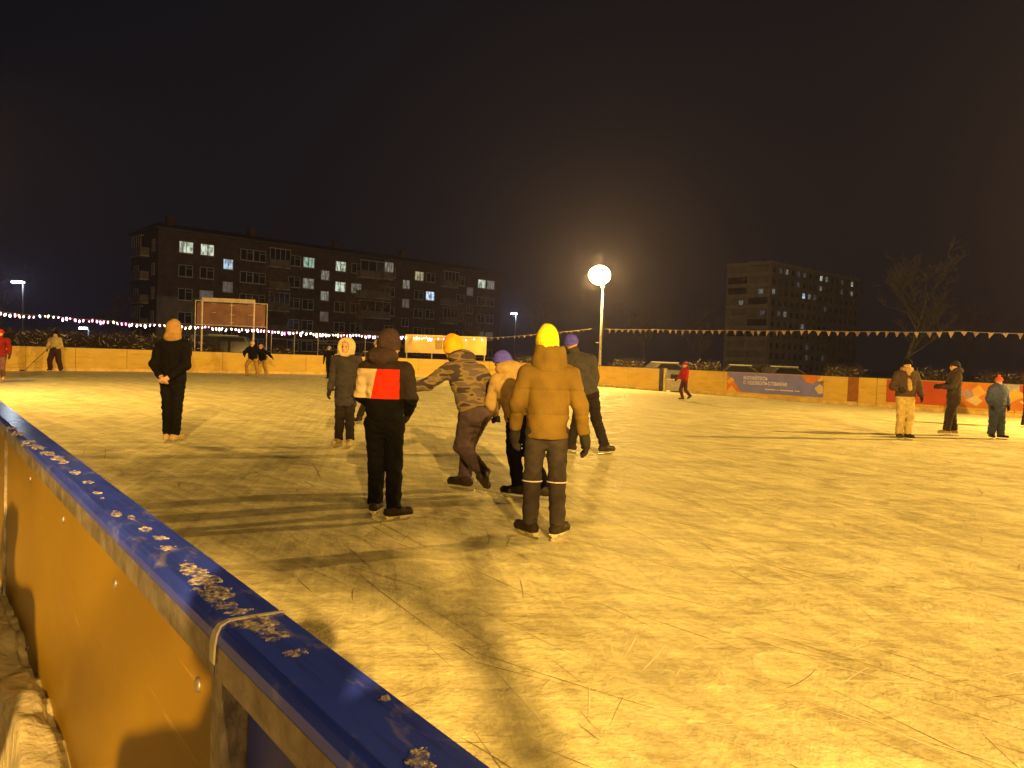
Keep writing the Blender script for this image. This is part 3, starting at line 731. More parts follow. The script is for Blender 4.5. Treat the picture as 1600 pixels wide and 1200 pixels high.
def bushmesh(seed, n=1500, h=2.1, w_=1.9):
    rr = random.Random(seed); m = MB(); sn = MB()
    for i in range(n):
        a = rr.uniform(0, 6.28); r_ = rr.random() ** .5 * w_ * .55; q = Vector((math.cos(a) * r_, math.sin(a) * r_, rr.uniform(-.05, h * .75)))
        d = Vector((math.cos(a) * .5 + rr.gauss(0, .6), math.sin(a) * .5 + rr.gauss(0, .6), rr.gauss(.5, .6))).normalized(); pts = [q.copy()]
        for k in range(3):
            d = (d + Vector((rr.gauss(0, .45), rr.gauss(0, .45), rr.gauss(0, .35)))).normalized(); q = q + d * rr.uniform(.08, .26); pts.append(q.copy())
        m.tube(pts, [.011, .008, .006, .004], 3, False)
        if rr.random() < .12: sn.tube([p_ + Vector((0, 0, .014)) for p_ in pts[1:3]], [.018, .01], 3, False)
    return mesh('branches', m.v, m.f, m_twig), mesh('snow_cover', sn.v, sn.f, m_snow)
BU = [bushmesh(s) for s in (5, 6, 7)]
bl = [(-30, 44, 'bush at the left edge above the board'), (30, 46, 'bush below the high white lamp at left'), (75, 44, 'bush behind the hockey player'), (115, 47, 'bush beside the low white floodlight'), (160, 46, 'bush right of the low white floodlight'), (200, 48, 'bush below the left end of the brick block'),
      (238, 46, 'bush just left of the standing person in black'), (290, 50, 'bush at the left foot of the white tube frame'), (430, 56, 'bush right of the white tube frame'), (520, 60, 'bush behind the metal fence'), (830, 56, 'bush between sign board and yellow jacket'), (980, 58, 'bush right of the lamp post'),
      (1100, 55, 'bush above the board left of the violet banner'), (1200, 60, 'bush above the violet banner'), (1320, 52, 'bush above the brown strip of the board'), (1450, 48, 'bush between the two adults at right'), (1570, 46, 'bush above the right banner behind the child')]
for i, (px, Y, lb) in enumerate(bl):
    p = at_y(px, 560, Y); e = empty('bare_bush', (p.x, p.y, 0), i * 2.1, label='snow-dusted bare ' + lb, cat='bush', group='bare bushes behind the boards')
    br_, sn_ = BU[i % 3]; s = 1.15 if px < 300 else .92
    for nm, me in (('branches', br_), ('snow_cover', sn_)):
        c = link(nm, me, e); c.scale = (s * 1.25, s * 1.25, s); c['kind'] = 'stuff'

# ---------------------------------------------------------------- parked cars behind the board
def car(loc, rz, paint, label, L_=4.4, H_=1.5, van=False):
    e = empty('parked_car', loc, rz, label=label, cat='car', group='vehicles parked behind the boards')
    mp = mat('car_paint', paint, .35, .1, 4, spec=.5)
    if van: pr = [(-L_/2, .35), (-L_/2, 1.9), (-L_/2+.2, H_), (L_/2-1.3, H_), (L_/2-.55, 1.25), (L_/2, 1.05), (L_/2, .35)]
    else: pr = [(-L_/2, .35), (-L_/2, .95), (-L_/2+.5, 1.02), (-L_/2+1.1, H_), (L_/2-1.9, H_), (L_/2-1.05, 1.0), (L_/2-.1, .8), (L_/2, .35)]
    n = len(pr); vs = []
    for s, ins in ((-.85, 0), (.85, 0)):
        for x, z in pr: vs.append((x, s * (1 - (.16 if z > 1.1 else 0)), z))
    f = [tuple(range(n-1, -1, -1)), tuple(range(n, 2*n))] + [(k, (k+1)%n, n+(k+1)%n, n+k) for k in range(n)]
    MB().add(vs, f).build('body', mp, e)
    x0, x1, x2, x3 = ((-L_/2+.3, -L_/2+.35, L_/2-1.35, L_/2-.7) if van else (-L_/2+.75, -L_/2+1.2, L_/2-1.95, L_/2-1.3))
    for s in (-1, 1):
        y0, y1 = s * .862, s * .735
        MB().add([(x0, y0, 1.06), (x3, y0, 1.06), (x2, y1, H_-.08), (x1, y1, H_-.08), (x0, y0*.97, 1.06), (x3, y0*.97, 1.06), (x2, y1*.97, H_-.08), (x1, y1*.97, H_-.08)],
                 [(0,1,2,3), (7,6,5,4), (0,4,5,1), (1,5,6,2), (2,6,7,3), (3,7,4,0)]).build('window', m_glass, e)
    for x in (-L_/2+.85, L_/2-.85):
        for s in (-1, 1):
            wv = MB().tube([(x, s*.72, .32), (x, s*.88, .32)], .32, 14).build('wheel', m_rubber, e); MB().tube([(x, s*.885, .32), (x, s*.9, .32)], .18, 10).build('rim', m_steel, wv)
    for s in (-1, 1):
        MB().box((L_/2-.04, s*.6-.14, .62), (L_/2+.02, s*.6+.14, .76)).build('headlight', m_white, e)
        MB().box((-L_/2-.02, s*.65-.1, .75), (-L_/2+.03, s*.65+.1, .95)).build('tail_light', mat('tail_red', (.4, .02, .01), .4), e)
    MB().box((-L_*.25, -.6, H_+.003), (L_*.12, .6, H_+.06)).build('roof_snow', m_snow, e)
    return e
for px, Y, rz, pc, lb, van in ((356, 53, .2, (.1, .11, .14), 'dark van seen under the brown board inside the white frame', True), (1045, 56, .3, (.2, .2, .22), 'grey car above the low gate in the board', False),
                               (1163, 58, -.2, (.07, .07, .08), 'dark car above the left end of the violet banner', False), (1232, 57, .1, (.12, .12, .13), 'dark car above the right half of the violet banner', False), (590, 62, .1, (.08, .08, .1), 'dark car behind the fence left of the sign board', False)):
    p = at_y(px, 560, Y); car((p.x, p.y, -.06), rz, pc, lb, 4.9 if van else 4.4, 2.3 if van else 1.55, van)

# ---------------------------------------------------------------- banners on the right board
def wpx(px, py, off=0):
    q = on_line(px, py, UV(0, v_1 - off), V); return q.dot(U), q.z
_txt = {}
def text_obj(s, size, mt, parent, loc, rot, fit=None):
    cu = bpy.data.curves.new('lettering', 'FONT'); cu.body = s; cu.size = size; cu.extrude = .0015; cu.resolution_u = 3; cu.offset = size * .012
    t = bpy.data.objects.new('tmp', cu); col.objects.link(t)
    bpy.context.view_layer.update()
    me = bpy.data.meshes.new_from_object(t.evaluated_get(bpy.context.evaluated_depsgraph_get()))
    bpy.data.objects.remove(t); me.materials.clear(); me.materials.append(mt)
    xs = [v_.co.x for v_ in me.vertices]; sx = fit / (max(xs) - min(xs)) if fit else 1
    for v_ in me.vertices: v_.co.x *= sx
    o = link('lettering', me, parent); o.location = loc; o.rotation_euler = rot
    return o
def banner(pxa, pxb, z0, z1, label, base, polys, texts, bars=()):
    ua, _ = wpx(pxa, 600); ub, _ = wpx(pxb, 600); L_ = ub - ua
    # local frame: x along the board left to right as seen from the ice, z up, -y towards the ice
    e = empty('banner', UV(ua, v_1 - .0, 0), ANG, label=label, cat='banner')
    MB().box((0, -.022, z0), (L_, -.004, z1)).build('sheet', base, e)
    H_ = z1 - z0; lay = .026
    for k, (poly, mt) in enumerate(polys):
        y = -lay - .003 * k; n = len(poly)
        vs = [(x * L_, y, z0 + z * H_) for x, z in poly] + [(x * L_, y + .0025, z0 + z * H_) for x, z in poly]
        MB().add(vs, [tuple(range(n)), tuple(range(2*n-1, n-1, -1))] + [(i, i+n, (i+1)%n+n, (i+1)%n) for i in range(n)]).build('printed_shape', mt, e)
    for s, x, z, h, fit, mt in texts:
        text_obj(s, h * H_ * 1.38, mt, e, (x * L_, -.03 - .003 * len(polys), z0 + z * H_), (math.pi/2, 0, 0), fit * L_)
    if bars:
        mb = MB()
        for x, z, w_, h in bars: mb.box((x * L_, -.034 - .003*len(polys), z0 + z * H_), ((x + w_) * L_, -.03 - .003*len(polys), z0 + (z + h) * H_))
        mb.build('small_print', texts[0][5] if texts else m_white, e)
    return e
c_vio = mat('print_violet', (.2, .2, .62), .5, .06, 2); c_or = mat('print_orange', (.62, .2, .02), .5, .08, 2); c_yl = mat('print_yellow', (.72, .45, .1), .5, .08, 2)
c_pale = mat('print_pale', (.66, .52, .34), .5, .06, 2); c_red = mat('print_red', (.48, .075, .015), .5, .08, 1.5); c_dk = mat('print_dark', (.25, .13, .05), .6); c_tx = mat('print_letter', (.85, .8, .95), .5, .03, 5)
rb = random.Random(4)
bars = []
x = .43
for wn in (7, 1, 9, 3): 
    for _ in range(wn): bars.append((x, .2 + 0.0, .012, .045)); x += .0155
    x += .014
banner(1136, 1287, .24, 1.15, 'violet banner with two lines of pale lettering and orange corners', c_vio,
       [([(0, 0), (.17, 0), (.045, .75), (0, .82)], c_or), ([(0, .55), (.05, .74), (.09, .6), (.02, .4)], c_yl), ([(0, 0), (.12, 0), (.06, .3)], c_yl),
        ([(.78, 1), (.98, 1), (.9, .62), (.84, .68)], c_or), ([(.98, 1), (1, 1), (1, .6), (.94, .78)], c_yl), ([(.92, .42), (.97, .62), (1, .5), (1, .2), (.96, .15)], c_pale), ([(.95, .72), (1, .8), (1, .62)], c_dk)],
       [('КАТАЙТЕСЬ', .19, .67, .17, .26, c_tx), ('С УДОВОЛЬСТВИЕМ!', .19, .43, .17, .46, c_tx)], bars)
banner(1386, 1612, .24, 1.15, 'long red-orange banner with pale diamonds at its right end', c_red,
       [([(.52, 0), (.56, 1), (.78, 1), (1, .6), (1, 0)], c_or), ([(.60, .6), (.67, .95), (.72, .62), (.66, .4)], c_yl), ([(.55, .62), (.62, .74), (.64, .5), (.58, .35)], mat('print_mauve', (.4, .3, .4), .5)),
        ([(.58, .3), (.65, .5), (.7, .3), (.66, .08)], c_pale), ([(.80, 1), (.93, 1), (.93, .72), (.84, .6)], mat('print_grey', (.42, .42, .55), .5)), ([(.84, .5), (.9, .86), (.98, .6), (.88, .3)], c_yl), ([(.93, .35), (1, .55), (1, .15)], c_pale)], [])
ua, _ = wpx(1326, 600); ub, _ = wpx(1342, 600)
e = empty('support_strip', UV(ua, v_1), ANG, label='brown-orange upright strip on the board between the two banners', cat='board strip')
MB().box((0, -.05, .1), (ub - ua, -.004, 1.17)).build('strip', mat('strip_brown', (.3, .11, .02), .6), e); MB().box((.02, -.07, .1), (ub - ua - .02, -.052, .16)).build('foot', c_pale, e)

# ================================================================= people
# clothed figures are grown from smooth distance fields over a posed skeleton
F4 = np.float32
def vec(*a): return np.array(a, dtype=F4)
class Field:
    def __init__(s, lo, hi, h):
        s.lo = np.array(lo, F4); s.h = h; n = np.maximum(4, np.ceil((np.array(hi) - lo) / h).astype(int) + 1)
        g = np.meshgrid(*[s.lo[i] + h * np.arange(n[i], dtype=F4) for i in range(3)], indexing='ij'); s.P = np.stack(g, -1).astype(F4); s.n = n
def d_cone(P, a, b, ra, rb):
    a = np.array(a, F4); b = np.array(b, F4); ba = b - a; q = P - a
    t = np.clip((q @ ba) / max(1e-9, float(ba @ ba)), 0, 1)
    return np.linalg.norm(q - t[..., None] * ba, axis=-1) - (ra + (rb - ra) * t)
def d_flat(P, a, b, ra, rb, side, kf):
    a = np.array(a, F4); b = np.array(b, F4); ax = (b - a) / np.linalg.norm(b - a); sd = np.array(side, F4); sd = sd - ax * (sd @ ax); sd /= np.linalg.norm(sd); fw = np.cross(sd, ax)
    q = P - a; x = q @ sd; y = (q @ fw) * kf; z = q @ ax; L = float(np.linalg.norm(b - a)); t = np.clip(z / L, 0, 1)
    return (np.sqrt(x*x + y*y + (z - t * L) ** 2) - (ra + (rb - ra) * t)) * (.5 + .5 / kf)
def d_ell(P, c, r, axes=None):
    q = P - np.array(c, F4)
    if axes is not None: q = q @ np.array(axes, F4).T
    r = np.array(r, F4); k = np.linalg.norm(q / r, axis=-1); return (k - 1) * float(min(r)) * (.6 + .4 * min(r) / max(r)) if False else (k - 1) * k / np.maximum(1e-6, np.linalg.norm(q / (r * r), axis=-1)) 
def smin(a, b, k):
    h = np.clip(.5 + .5 * (b - a) / k, 0, 1); return b * (1 - h) + a * h - k * h * (1 - h)
def folds(P, seed, amp, wl=.07):
    rr = np.random.RandomState(seed); out = 0
    for i in range(5):
        d = rr.normal(size=3); d[2] = abs(d[2]) + .7; d /= np.linalg.norm(d); e = rr.normal(size=3); e /= np.linalg.norm(e)
        w = 2 * math.pi / (wl * rr.uniform(.7, 1.9))
        out = out + np.sin((P @ d.astype(F4)) * w + 1.7 * np.sin((P @ e.astype(F4)) * w * .37 + rr.uniform(0, 6)) + rr.uniform(0, 6))
    return (out * (amp / 4)).astype(F4)
def plane_cut(P, p, n): return (P - np.array(p, F4)) @ np.array(n, F4)
def surfnet(fd, D):
    nx, ny, nz = D.shape; ins = D < 0
    c = [(0,0,0),(1,0,0),(0,1,0),(1,1,0),(0,0,1),(1,0,1),(0,1,1),(1,1,1)]
    sl = lambda o, A: A[o[0]:nx-1+o[0], o[1]:ny-1+o[1], o[2]:nz-1+o[2]]
    cnt = sum(sl(o, ins).astype(np.int8) for o in c); act = (cnt > 0) & (cnt < 8)
    I = np.argwhere(act); idx = -np.ones(act.shape, int); idx[act] = np.arange(len(I))
    if len(I) == 0: return np.zeros((0, 3)), []
    acc = np.zeros((len(I), 3)); num = np.zeros(len(I))
    vals = [D[I[:,0]+o[0], I[:,1]+o[1], I[:,2]+o[2]] for o in c]
    for a in range(8):
        for ax in range(3):
            b = a | (1 << ax)
            if b == a: continue
            va, vb = vals[a], vals[b]; m = (va < 0) != (vb < 0)
            t = np.where(m, va / np.where(m, va - vb, 1), 0)
            p = np.array(c[a], float)[None, :] + np.zeros((len(I), 3)); p[:, ax] += t
            acc += p * m[:, None]; num += m
    Vt = fd.lo + fd.h * (I + acc / num[:, None])
    F = []
    for ax in range(3):
        o1, o2 = [(1, 2), (2, 0), (0, 1)][ax]
        A = [slice(None)] * 3; B_ = [slice(None)] * 3; A[ax] = slice(0, -1); B_[ax] = slice(1, None)
        for k in (o1, o2): A[k] = slice(1, -1); B_[k] = slice(1, -1)
        a = ins[tuple(A)]; b = ins[tuple(B_)]; e = np.argwhere(a != b); 
        if not len(e): continue
        sg = a[tuple(e.T)]; base = e.copy(); base[:, o1] += 1; base[:, o2] += 1
        def at(d1, d2):
            q = base.copy(); q[:, o1] -= d1; q[:, o2] -= d2; return idx[tuple(q.T)]
        q = np.stack([at(1, 1), at(0, 1), at(0, 0), at(1, 0)], 1); q[~sg] = q[~sg][:, ::-1]; F.append(q)
    F = np.concatenate(F); F = F[(F >= 0).all(1)]
    return Vt, F.tolist()
def sdf_obj(name, fn, lo, hi, h, mt, parent, scale=1.0, relax=1):
    fd = Field(lo, hi, h); D = fn(fd.P)
    for k in range(3):
        s_ = [slice(None)] * 3; s_[k] = 0; D[tuple(s_)] = np.maximum(D[tuple(s_)], 1e-3); s_[k] = -1; D[tuple(s_)] = np.maximum(D[tuple(s_)], 1e-3)
    Vt, F = surfnet(fd, D)
    me = bpy.data.meshes.new(name); me.from_pydata((Vt * scale).tolist(), [], F); me.update(); me.materials.append(mt)
    me.polygons.foreach_set('use_smooth', [True] * len(me.polygons))
    return link(name, me, parent)

def pose(**k):
    J = dict(pelvis=(0,0,.96), chest=(0,0,1.36), neck=(0,.0,1.50), head=(0,.015,1.645), hipR=(.09,0,.93), hipL=(-.09,0,.93), kneeR=(.11,.02,.52), kneeL=(-.11,.02,.52),
             ankR=(.12,-.01,.155), ankL=(-.12,-.01,.155), shR=(.185,0,1.43), shL=(-.185,0,1.43), elR=(.26,-.03,1.17), elL=(-.26,-.03,1.17), wrR=(.27,.03,.93), wrL=(-.27,.03,.93),
             toeR=10, toeL=10, look=0, nod=0)
    J.update(k)
    for a, b in list(J.items()):
        if isinstance(b, tuple): J[a] = vec(*b)
    return J
def unit(v_): return v_ / max(1e-9, np.linalg.norm(v_))
def head_axes(J):
    a = R(J['look']); nd = R(J['nod']); up = unit(J['head'] - J['neck'] + vec(0, 0, .25)); f = vec(-math.sin(a), math.cos(a), -math.tan(nd)); f = unit(f - up * (f @ up) * .7); x = unit(np.cross(f, up)); u_ = np.cross(x, f)
    return np.stack([x, f, u_])
def figure(px, fy, hy, yaw, label, J, jacket, pants, hat, near=False, jb=1.0, hem=.12, pb=1.0, hatm=None, hood=None, collar=True, glove=None, boot=None, holder=None, foldamp=.009,
           scarf=None, eyes=True, quilt=0, group='people on the ice', extra=None, height=None, stand=1.80, gs=1.0, loc=None):
    base = at_z(px, fy, 0.0) if loc is None else Vector(loc)
    if height is None:
        d = ray(px, hy); hgt = CAM.z + d.z * (base.y / d.y)
    else: hgt = height
    S = hgt / stand
    root = empty('person', base, R(yaw), label=label, cat='person', group=group)
    h = (.010 if near == 2 else .0135 if near else .021); sd = int(px) % 97
    ax = head_axes(J); hc = J['head']; spine = unit(J['neck'] - J['pelvis']); side = unit(J['shR'] - J['shL'])
    allp = np.stack([v_ for v_ in J.values() if isinstance(v_, np.ndarray)])
    lo, hi = allp.min(0), allp.max(0)
    boot = boot or m_boot; glove = glove or m_glove
    def at(x, y, z): return hc + ax[0] * x + ax[1] * y + ax[2] * z
    # body: one continuous skin surface under the clothes
    def body(P):
        d = d_ell(P, hc + ax[2] * .02, (.074, .092, .1), ax)
        d = smin(d, d_ell(P, at(0, .028, -.055), (.052, .06, .055), ax), .04)
        d = smin(d, d_cone(P, at(0, .092, .0), at(0, .11, -.025), .010, .014), .012)
        for s in (-1, 1):
            d = smin(d, d_ell(P, at(s * .076, -.005, -.005), (.012, .02, .03), ax), .01)
            d = np.maximum(d, -(d_ell(P, at(s * .032, .098, .012), (.019, .017, .012), ax)))
        d = smin(d, d_ell(P, at(0, .088, -.058), (.026, .012, .008), ax), .012)
        d = smin(d, d_cone(P, J['neck'] - spine * .05, hc - ax[2] * .06, .055, .05), .03)
        d = smin(d, d_flat(P, J['pelvis'], J['chest'], .11, .13, side, 1.5), .05)
        for s in 'RL':
            d = smin(d, d_cone(P, J['chest'] + spine * .05, J['sh' + s], .06, .05), .03)
            d = smin(d, d_cone(P, J['sh' + s], J['el' + s], .045, .036), .02); d = smin(d, d_cone(P, J['el' + s], J['wr' + s], .036, .026), .02)
            d = smin(d, d_cone(P, J['hip' + s], J['knee' + s], .075, .05), .03); d = smin(d, d_cone(P, J['knee' + s], J['ank' + s], .05, .035), .02)
        return d
    hb = .016 if near else .026
    sdf_obj('body', body, lo - .14, hi + .16, hb, m_skin, root, S)
    if eyes:
        for s in (-1, 1):
            c = at(s * .032, .084, .012) * S; MB().ball(c, .0125 * S, 8, 6).build('eye', m_eye, root, True)
    # trousers
    def trous(P):
        d = d_flat(P, J['pelvis'] + spine * .04, (J['hipR'] + J['hipL']) / 2, .135 * pb, .14 * pb, side, 1.15)
        for s in 'RL':
            a, k, n_ = J['hip' + s], J['knee' + s], J['ank' + s]; e = d_cone(P, a, k, .1 * pb, .078 * pb); e = smin(e, d_cone(P, k, n_ + unit(n_ - k) * .02, .078 * pb, .07 * pb), .03)
            e = np.maximum(e, plane_cut(P, n_ + unit(n_ - k) * .03, unit(n_ - k)))
            d = smin(d, e, .035)
        d = d + folds(P, sd + 3, foldamp, .085)
        return d
    legs = np.stack([J[a + s] for a in ('hip', 'knee', 'ank') for s in 'RL'] + [J['pelvis']])
    sdf_obj('trousers', trous, legs.min(0) - .17, legs.max(0) + .2, h, pants, root, S)
    # jacket
    hp = J['pelvis'] - spine * (hem - .1)
    def jack(P):
        d = d_flat(P, hp - spine * .05, J['pelvis'] + spine * .12, .175 * jb, .165 * jb, side, 1.28)
        d = smin(d, d_flat(P, J['pelvis'] + spine * .12, J['chest'] + spine * .0, .165 * jb, .185 * jb, side, 1.38), .04)
        d = smin(d, d_cone(P, J['shL'] * .85 + J['chest'] * .15, J['shR'] * .85 + J['chest'] * .15, .078 * jb, .078 * jb), .07)
        d = np.maximum(d, plane_cut(P, hp, -spine))
        if collar: d = smin(d, d_cone(P, J['neck'] - spine * .04, J['neck'] + spine * .055, .085, .082), .03)
        for s in 'RL':
            a, k, n_ = J['sh' + s], J['el' + s], J['wr' + s]
            e = d_cone(P, a, k, .08 * jb, .066 * jb); e = smin(e, d_cone(P, k, n_, .066 * jb, .05 * jb), .03)
            e = np.maximum(e, plane_cut(P, n_ - unit(n_ - k) * .01, unit(n_ - k)))
            d = smin(d, e, .022)
        d = d + folds(P, sd, foldamp, .1)
        if quilt:
            z = (P - hp) @ spine; g_ = np.abs(((z / quilt) % 1) - .5) * 2; d = d + .009 * np.clip((g_ - .86) / .14, 0, 1)
        return d
    up = np.stack([J[a + s] for a in ('sh', 'el', 'wr') for s in 'RL'] + [hp, J['neck'], J['pelvis']])
    sdf_obj('jacket', jack, up.min(0) - .24 * jb, up.max(0) + .2 * jb, h, jacket, root, S)
    # gloves: palm, four fingers and a thumb, slightly curled
    if glove != 'none':
        for s, sg in (('R', 1), ('L', -1)):
            n_ = J['wr' + s]; dr = unit(n_ - J['el' + s]); lat = unit(np.cross(dr, vec(0, 1, 0)) + vec(1e-4, 0, 0)); fwd = unit(np.cross(lat, dr)) 
            if fwd[1] < 0: fwd = -fwd
            inn = vec(-sg, 0, 0) - dr * float(vec(-sg, 0, 0) @ dr); inn = unit(inn)
            fb = unit(np.cross(dr, inn)); fb = fb if fb[1] > 0 else -fb
            def hand(P):
                P = n_ + (P - n_) / gs
                pc = n_ + dr * .055; d = d_ell(P, pc, (.05, .03, .052), np.stack([fb, inn, dr])); d = smin(d, d_cone(P, n_ - dr * .03, n_ + dr * .03, .036, .032), .02)
                for i, (o_, L_) in enumerate(((.033, .045), (.011, .052), (-.011, .049), (-.032, .04))):
                    r1 = pc + fb * o_ + dr * .03; r2 = r1 + dr * L_ * .55 + inn * .008; r3 = r2 + dr * L_ * .4 + inn * .025
                    d = smin(d, np.minimum(d_cone(P, r1, r2, .0155, .0145), d_cone(P, r2, r3, .0145, .013)), .006)
                t1 = pc + fb * .035 - dr * .02; t2 = t1 + fb * .028 + dr * .03 + inn * .01; t3 = t2 + dr * .03 + inn * .012
                return smin(d, np.minimum(d_cone(P, t1, t2, .016, .014), d_cone(P, t2, t3, .014, .012)), .01)
            sdf_obj('glove' if glove is not m_skin else 'hand', hand, n_ - .2, n_ + .27, .0075 if near else .014, glove, root, S)
    # skates
    for s, sg in (('R', 1), ('L', -1)):
        n_ = J['ank' + s]; k = J['knee' + s]; ta = R(J['toe' + s]) * sg; shin = unit(k - n_)
        f = vec(math.sin(ta), math.cos(ta), 0); ft = J.get('pitch' + s, 0); f = unit(f * math.cos(R(ft)) - vec(0, 0, math.sin(R(ft)))); x = unit(np.cross(f, vec(0, 0, 1))); z = np.cross(x, f)
        def bt(P):
            hl = n_ - f * .05 - z * .062; to = n_ + f * .165 - z * .07
            d = d_cone(P, hl, to, .05, .045); d = smin(d, d_cone(P, n_ + f * .0 - z * .02, n_ + f * .06 - z * .05, .052, .045), .03)
            d = smin(d, d_cone(P, n_ - z * .03, n_ + shin * .12, .05, .056), .03)
            d = np.maximum(d, -plane_cut(P, n_ - z * .1, z))
            return d + (.0025 * np.sin((P @ shin.astype(F4)) * 180) if near else 0)
        bo = sdf_obj('skate_boot', bt, n_ - .24, n_ + .26, .009 if near else .018, boot, root, S)
        rot = Matrix(np.stack([x, f, z]).T.tolist()); o_ = Vector((n_ * S).tolist())
        if holder is not None:
            hm = MB()
            for y0, y1 in ((-.07, -.01), (.07, .135)):
                a = [(-.028, y0-.015, -.098), (.028, y0-.015, -.098), (.028, y1+.02, -.098), (-.028, y1+.02, -.098), (-.006, y0, -.132), (.006, y0, -.132), (.006, y1, -.132), (-.006, y1, -.132)]
                hm.add([rot @ (Vector(p) * S) + o_ for p in a], [(3,2,1,0), (4,5,6,7), (0,1,5,4), (1,2,6,5), (2,3,7,6), (3,0,4,7)])
            hm.box((-.03*S, -.09*S, -.104*S), (.03*S, .18*S, -.094*S), rot, o_).build('blade_holder', holder, bo)
        bl_ = [(-.115, -.128), (-.12, -.145), (-.09, -.154), (.14, -.154), (.17, -.142), (.18, -.128)]
        vs = [rot @ (Vector((xx * .0025, yy, zz)) * S) + o_ for xx in (-1, 1) for yy, zz in bl_]; n6 = len(bl_)
        MB().add(vs, [tuple(range(n6-1, -1, -1)), tuple(range(n6, 2*n6))] + [(i, (i+1)%n6, (i+1)%n6+n6, i+n6) for i in range(n6)]).build('blade', m_blade, bo)
    # headgear
    if hat == 'beanie':
        def fh(P):
            d = d_ell(P, at(0, -.008, .045), (.096, .112, .108), ax); d = np.maximum(d, -plane_cut(P, at(0, 0, .028), unit(ax[2] - ax[1] * .25)))
            return d + folds(P, sd, .002, .05)
        sdf_obj('hat', fh, hc - .2, hc + .24, h * .8, hatm, root, S)
        def br_(P):
            q = P - at(0, -.008, .04); n_ = unit(ax[2] - ax[1] * .25); zz = q @ n_; rr_ = np.linalg.norm((q @ ax.T) * vec(1/.093, 1/.108, 0), axis=-1)
            return np.maximum(np.abs(rr_ - 1.0) * .1 - .012, np.abs(zz) - .03)
        sdf_obj('hat_brim', br_, hc - .2, hc + .24, h * .8, J.get('brim', hatm), root, S)
    elif hat == 'pompon':
        def fh(P):
            d = d_ell(P, at(0, -.008, .04), (.1, .115, .115), ax); d = np.maximum(d, -plane_cut(P, at(0, 0, .015), unit(ax[2] - ax[1] * .25))); return smin(d, d_ell(P, at(0, -.01, .175), (.04, .04, .04), ax), .01) + folds(P, sd, .003, .04)
        sdf_obj('hat', fh, hc - .2, hc + .28, h * .8, hatm, root, S)
    elif hat == 'tall':
        def fh(P):
            d = d_ell(P, at(0, -.01, .04), (.1, .115, .15), ax); d = np.maximum(d, -plane_cut(P, at(0, 0, -.02), unit(ax[2] - ax[1] * .3))); q = P - at(0, -.01, 0); an = np.arctan2(q @ ax[1], q @ ax[0]); return d + folds(P, sd, .006, .09) + (.0022 * np.sin(an * 26) if near == 2 else 0)
        sdf_obj('hat', fh, hc - .2, hc + .28, h * .7, hatm, root, S)
        def bd(P):
            q = (P - at(0, -.01, -.012)); n_ = unit(ax[2] - ax[1] * .3); zz = q @ n_; e = np.linalg.norm((q @ ax.T) * vec(1/.094, 1/.109, 0), axis=-1)
            return np.maximum((e - 1.07) * .1, np.abs(zz) - .022)
        sdf_obj('hat_brim', bd, hc - .2, hc + .2, h * .7, J.get('brim', hatm), root, S)
    elif hat == 'wrap':                     # big soft hood or hat that covers the back of the head
        def fh(P):
            d = d_ell(P, at(0, -.02, .03), (.108, .12, .14), ax); d = smin(d, d_ell(P, at(0, -.05, -.1), (.125, .1, .085), ax), .05)
            d = np.maximum(d, -d_ell(P, at(0, .11, -.01), (.07, .09, .1), ax)); return d + folds(P, sd, .009, .1)
        sdf_obj('hat', fh, hc - .28, hc + .28, h, hatm, root, S)
    elif hat == 'helmet':
        def fh(P):
            d = d_ell(P, at(0, -.005, .04), (.108, .128, .118), ax); d = np.maximum(d, -plane_cut(P, at(0, 0, .0), unit(ax[2] - ax[1] * .2))); return d
        sdf_obj('helmet', fh, hc - .25, hc + .28, h * .8, hatm, root, S)
    if hood == 'down':
        def fo(P):
            d = d_ell(P, J['neck'] + spine * .055 - ax[1] * .045, (.15 * jb, .115 * jb, .095), None); d = np.maximum(d, -d_ell(P, hc + vec(0, .03, .06), (.085, .11, .13), None)); return d + folds(P, sd + 8, .005, .1)
        sdf_obj('hood', fo, J['neck'] - .25, J['neck'] + .3, h, J.get('hoodm', jacket), root, S)
    if hood == 'tube':                      # tall padded collar standing round the neck
        def fo(P):
            nk = J['neck']; d = d_flat(P, nk - spine * .01, nk + spine * .10, .158, .142, side, 1.15); d = np.maximum(d, plane_cut(P, nk + spine * .17, spine)); d = np.maximum(d, -d_cone(P, nk + spine * .16, nk + spine * .34, .108, .125)); 
            z = (P - nk) @ spine
            return d + folds(P, sd + 8, .005, .12) + .010 * np.exp(-((z + .075) / .012) ** 2)
        sdf_obj('hood', fo, J['neck'] - .25, J['neck'] + .34, h, J.get('hoodm', jacket), root, S)
    if hood == 'fur':
        def fo(P):
            d = d_ell(P, at(0, -.03, .02), (.125, .13, .15), ax); d = smin(d, d_cone(P, at(0, -.04, -.1), J['neck'], .1, .1), .05); return np.maximum(d, -d_ell(P, at(0, .1, -.01), (.075, .1, .105), ax))
        sdf_obj('hood', fo, hc - .28, hc + .28, h, J.get('hoodm', jacket), root, S)
        def fr2(P):
            q = (P - at(0, .06, .0)) @ ax.T; e = np.sqrt((q[..., 0] / .1) ** 2 + (q[..., 2] / .125) ** 2); e = (e - 1) * .11
            return np.sqrt(e * e + q[..., 1] ** 2) - .036 + folds(P, sd, .006, .03)
        sdf_obj('fur_trim', fr2, hc - .22, hc + .24, h * .8, J['fur'], root, S)
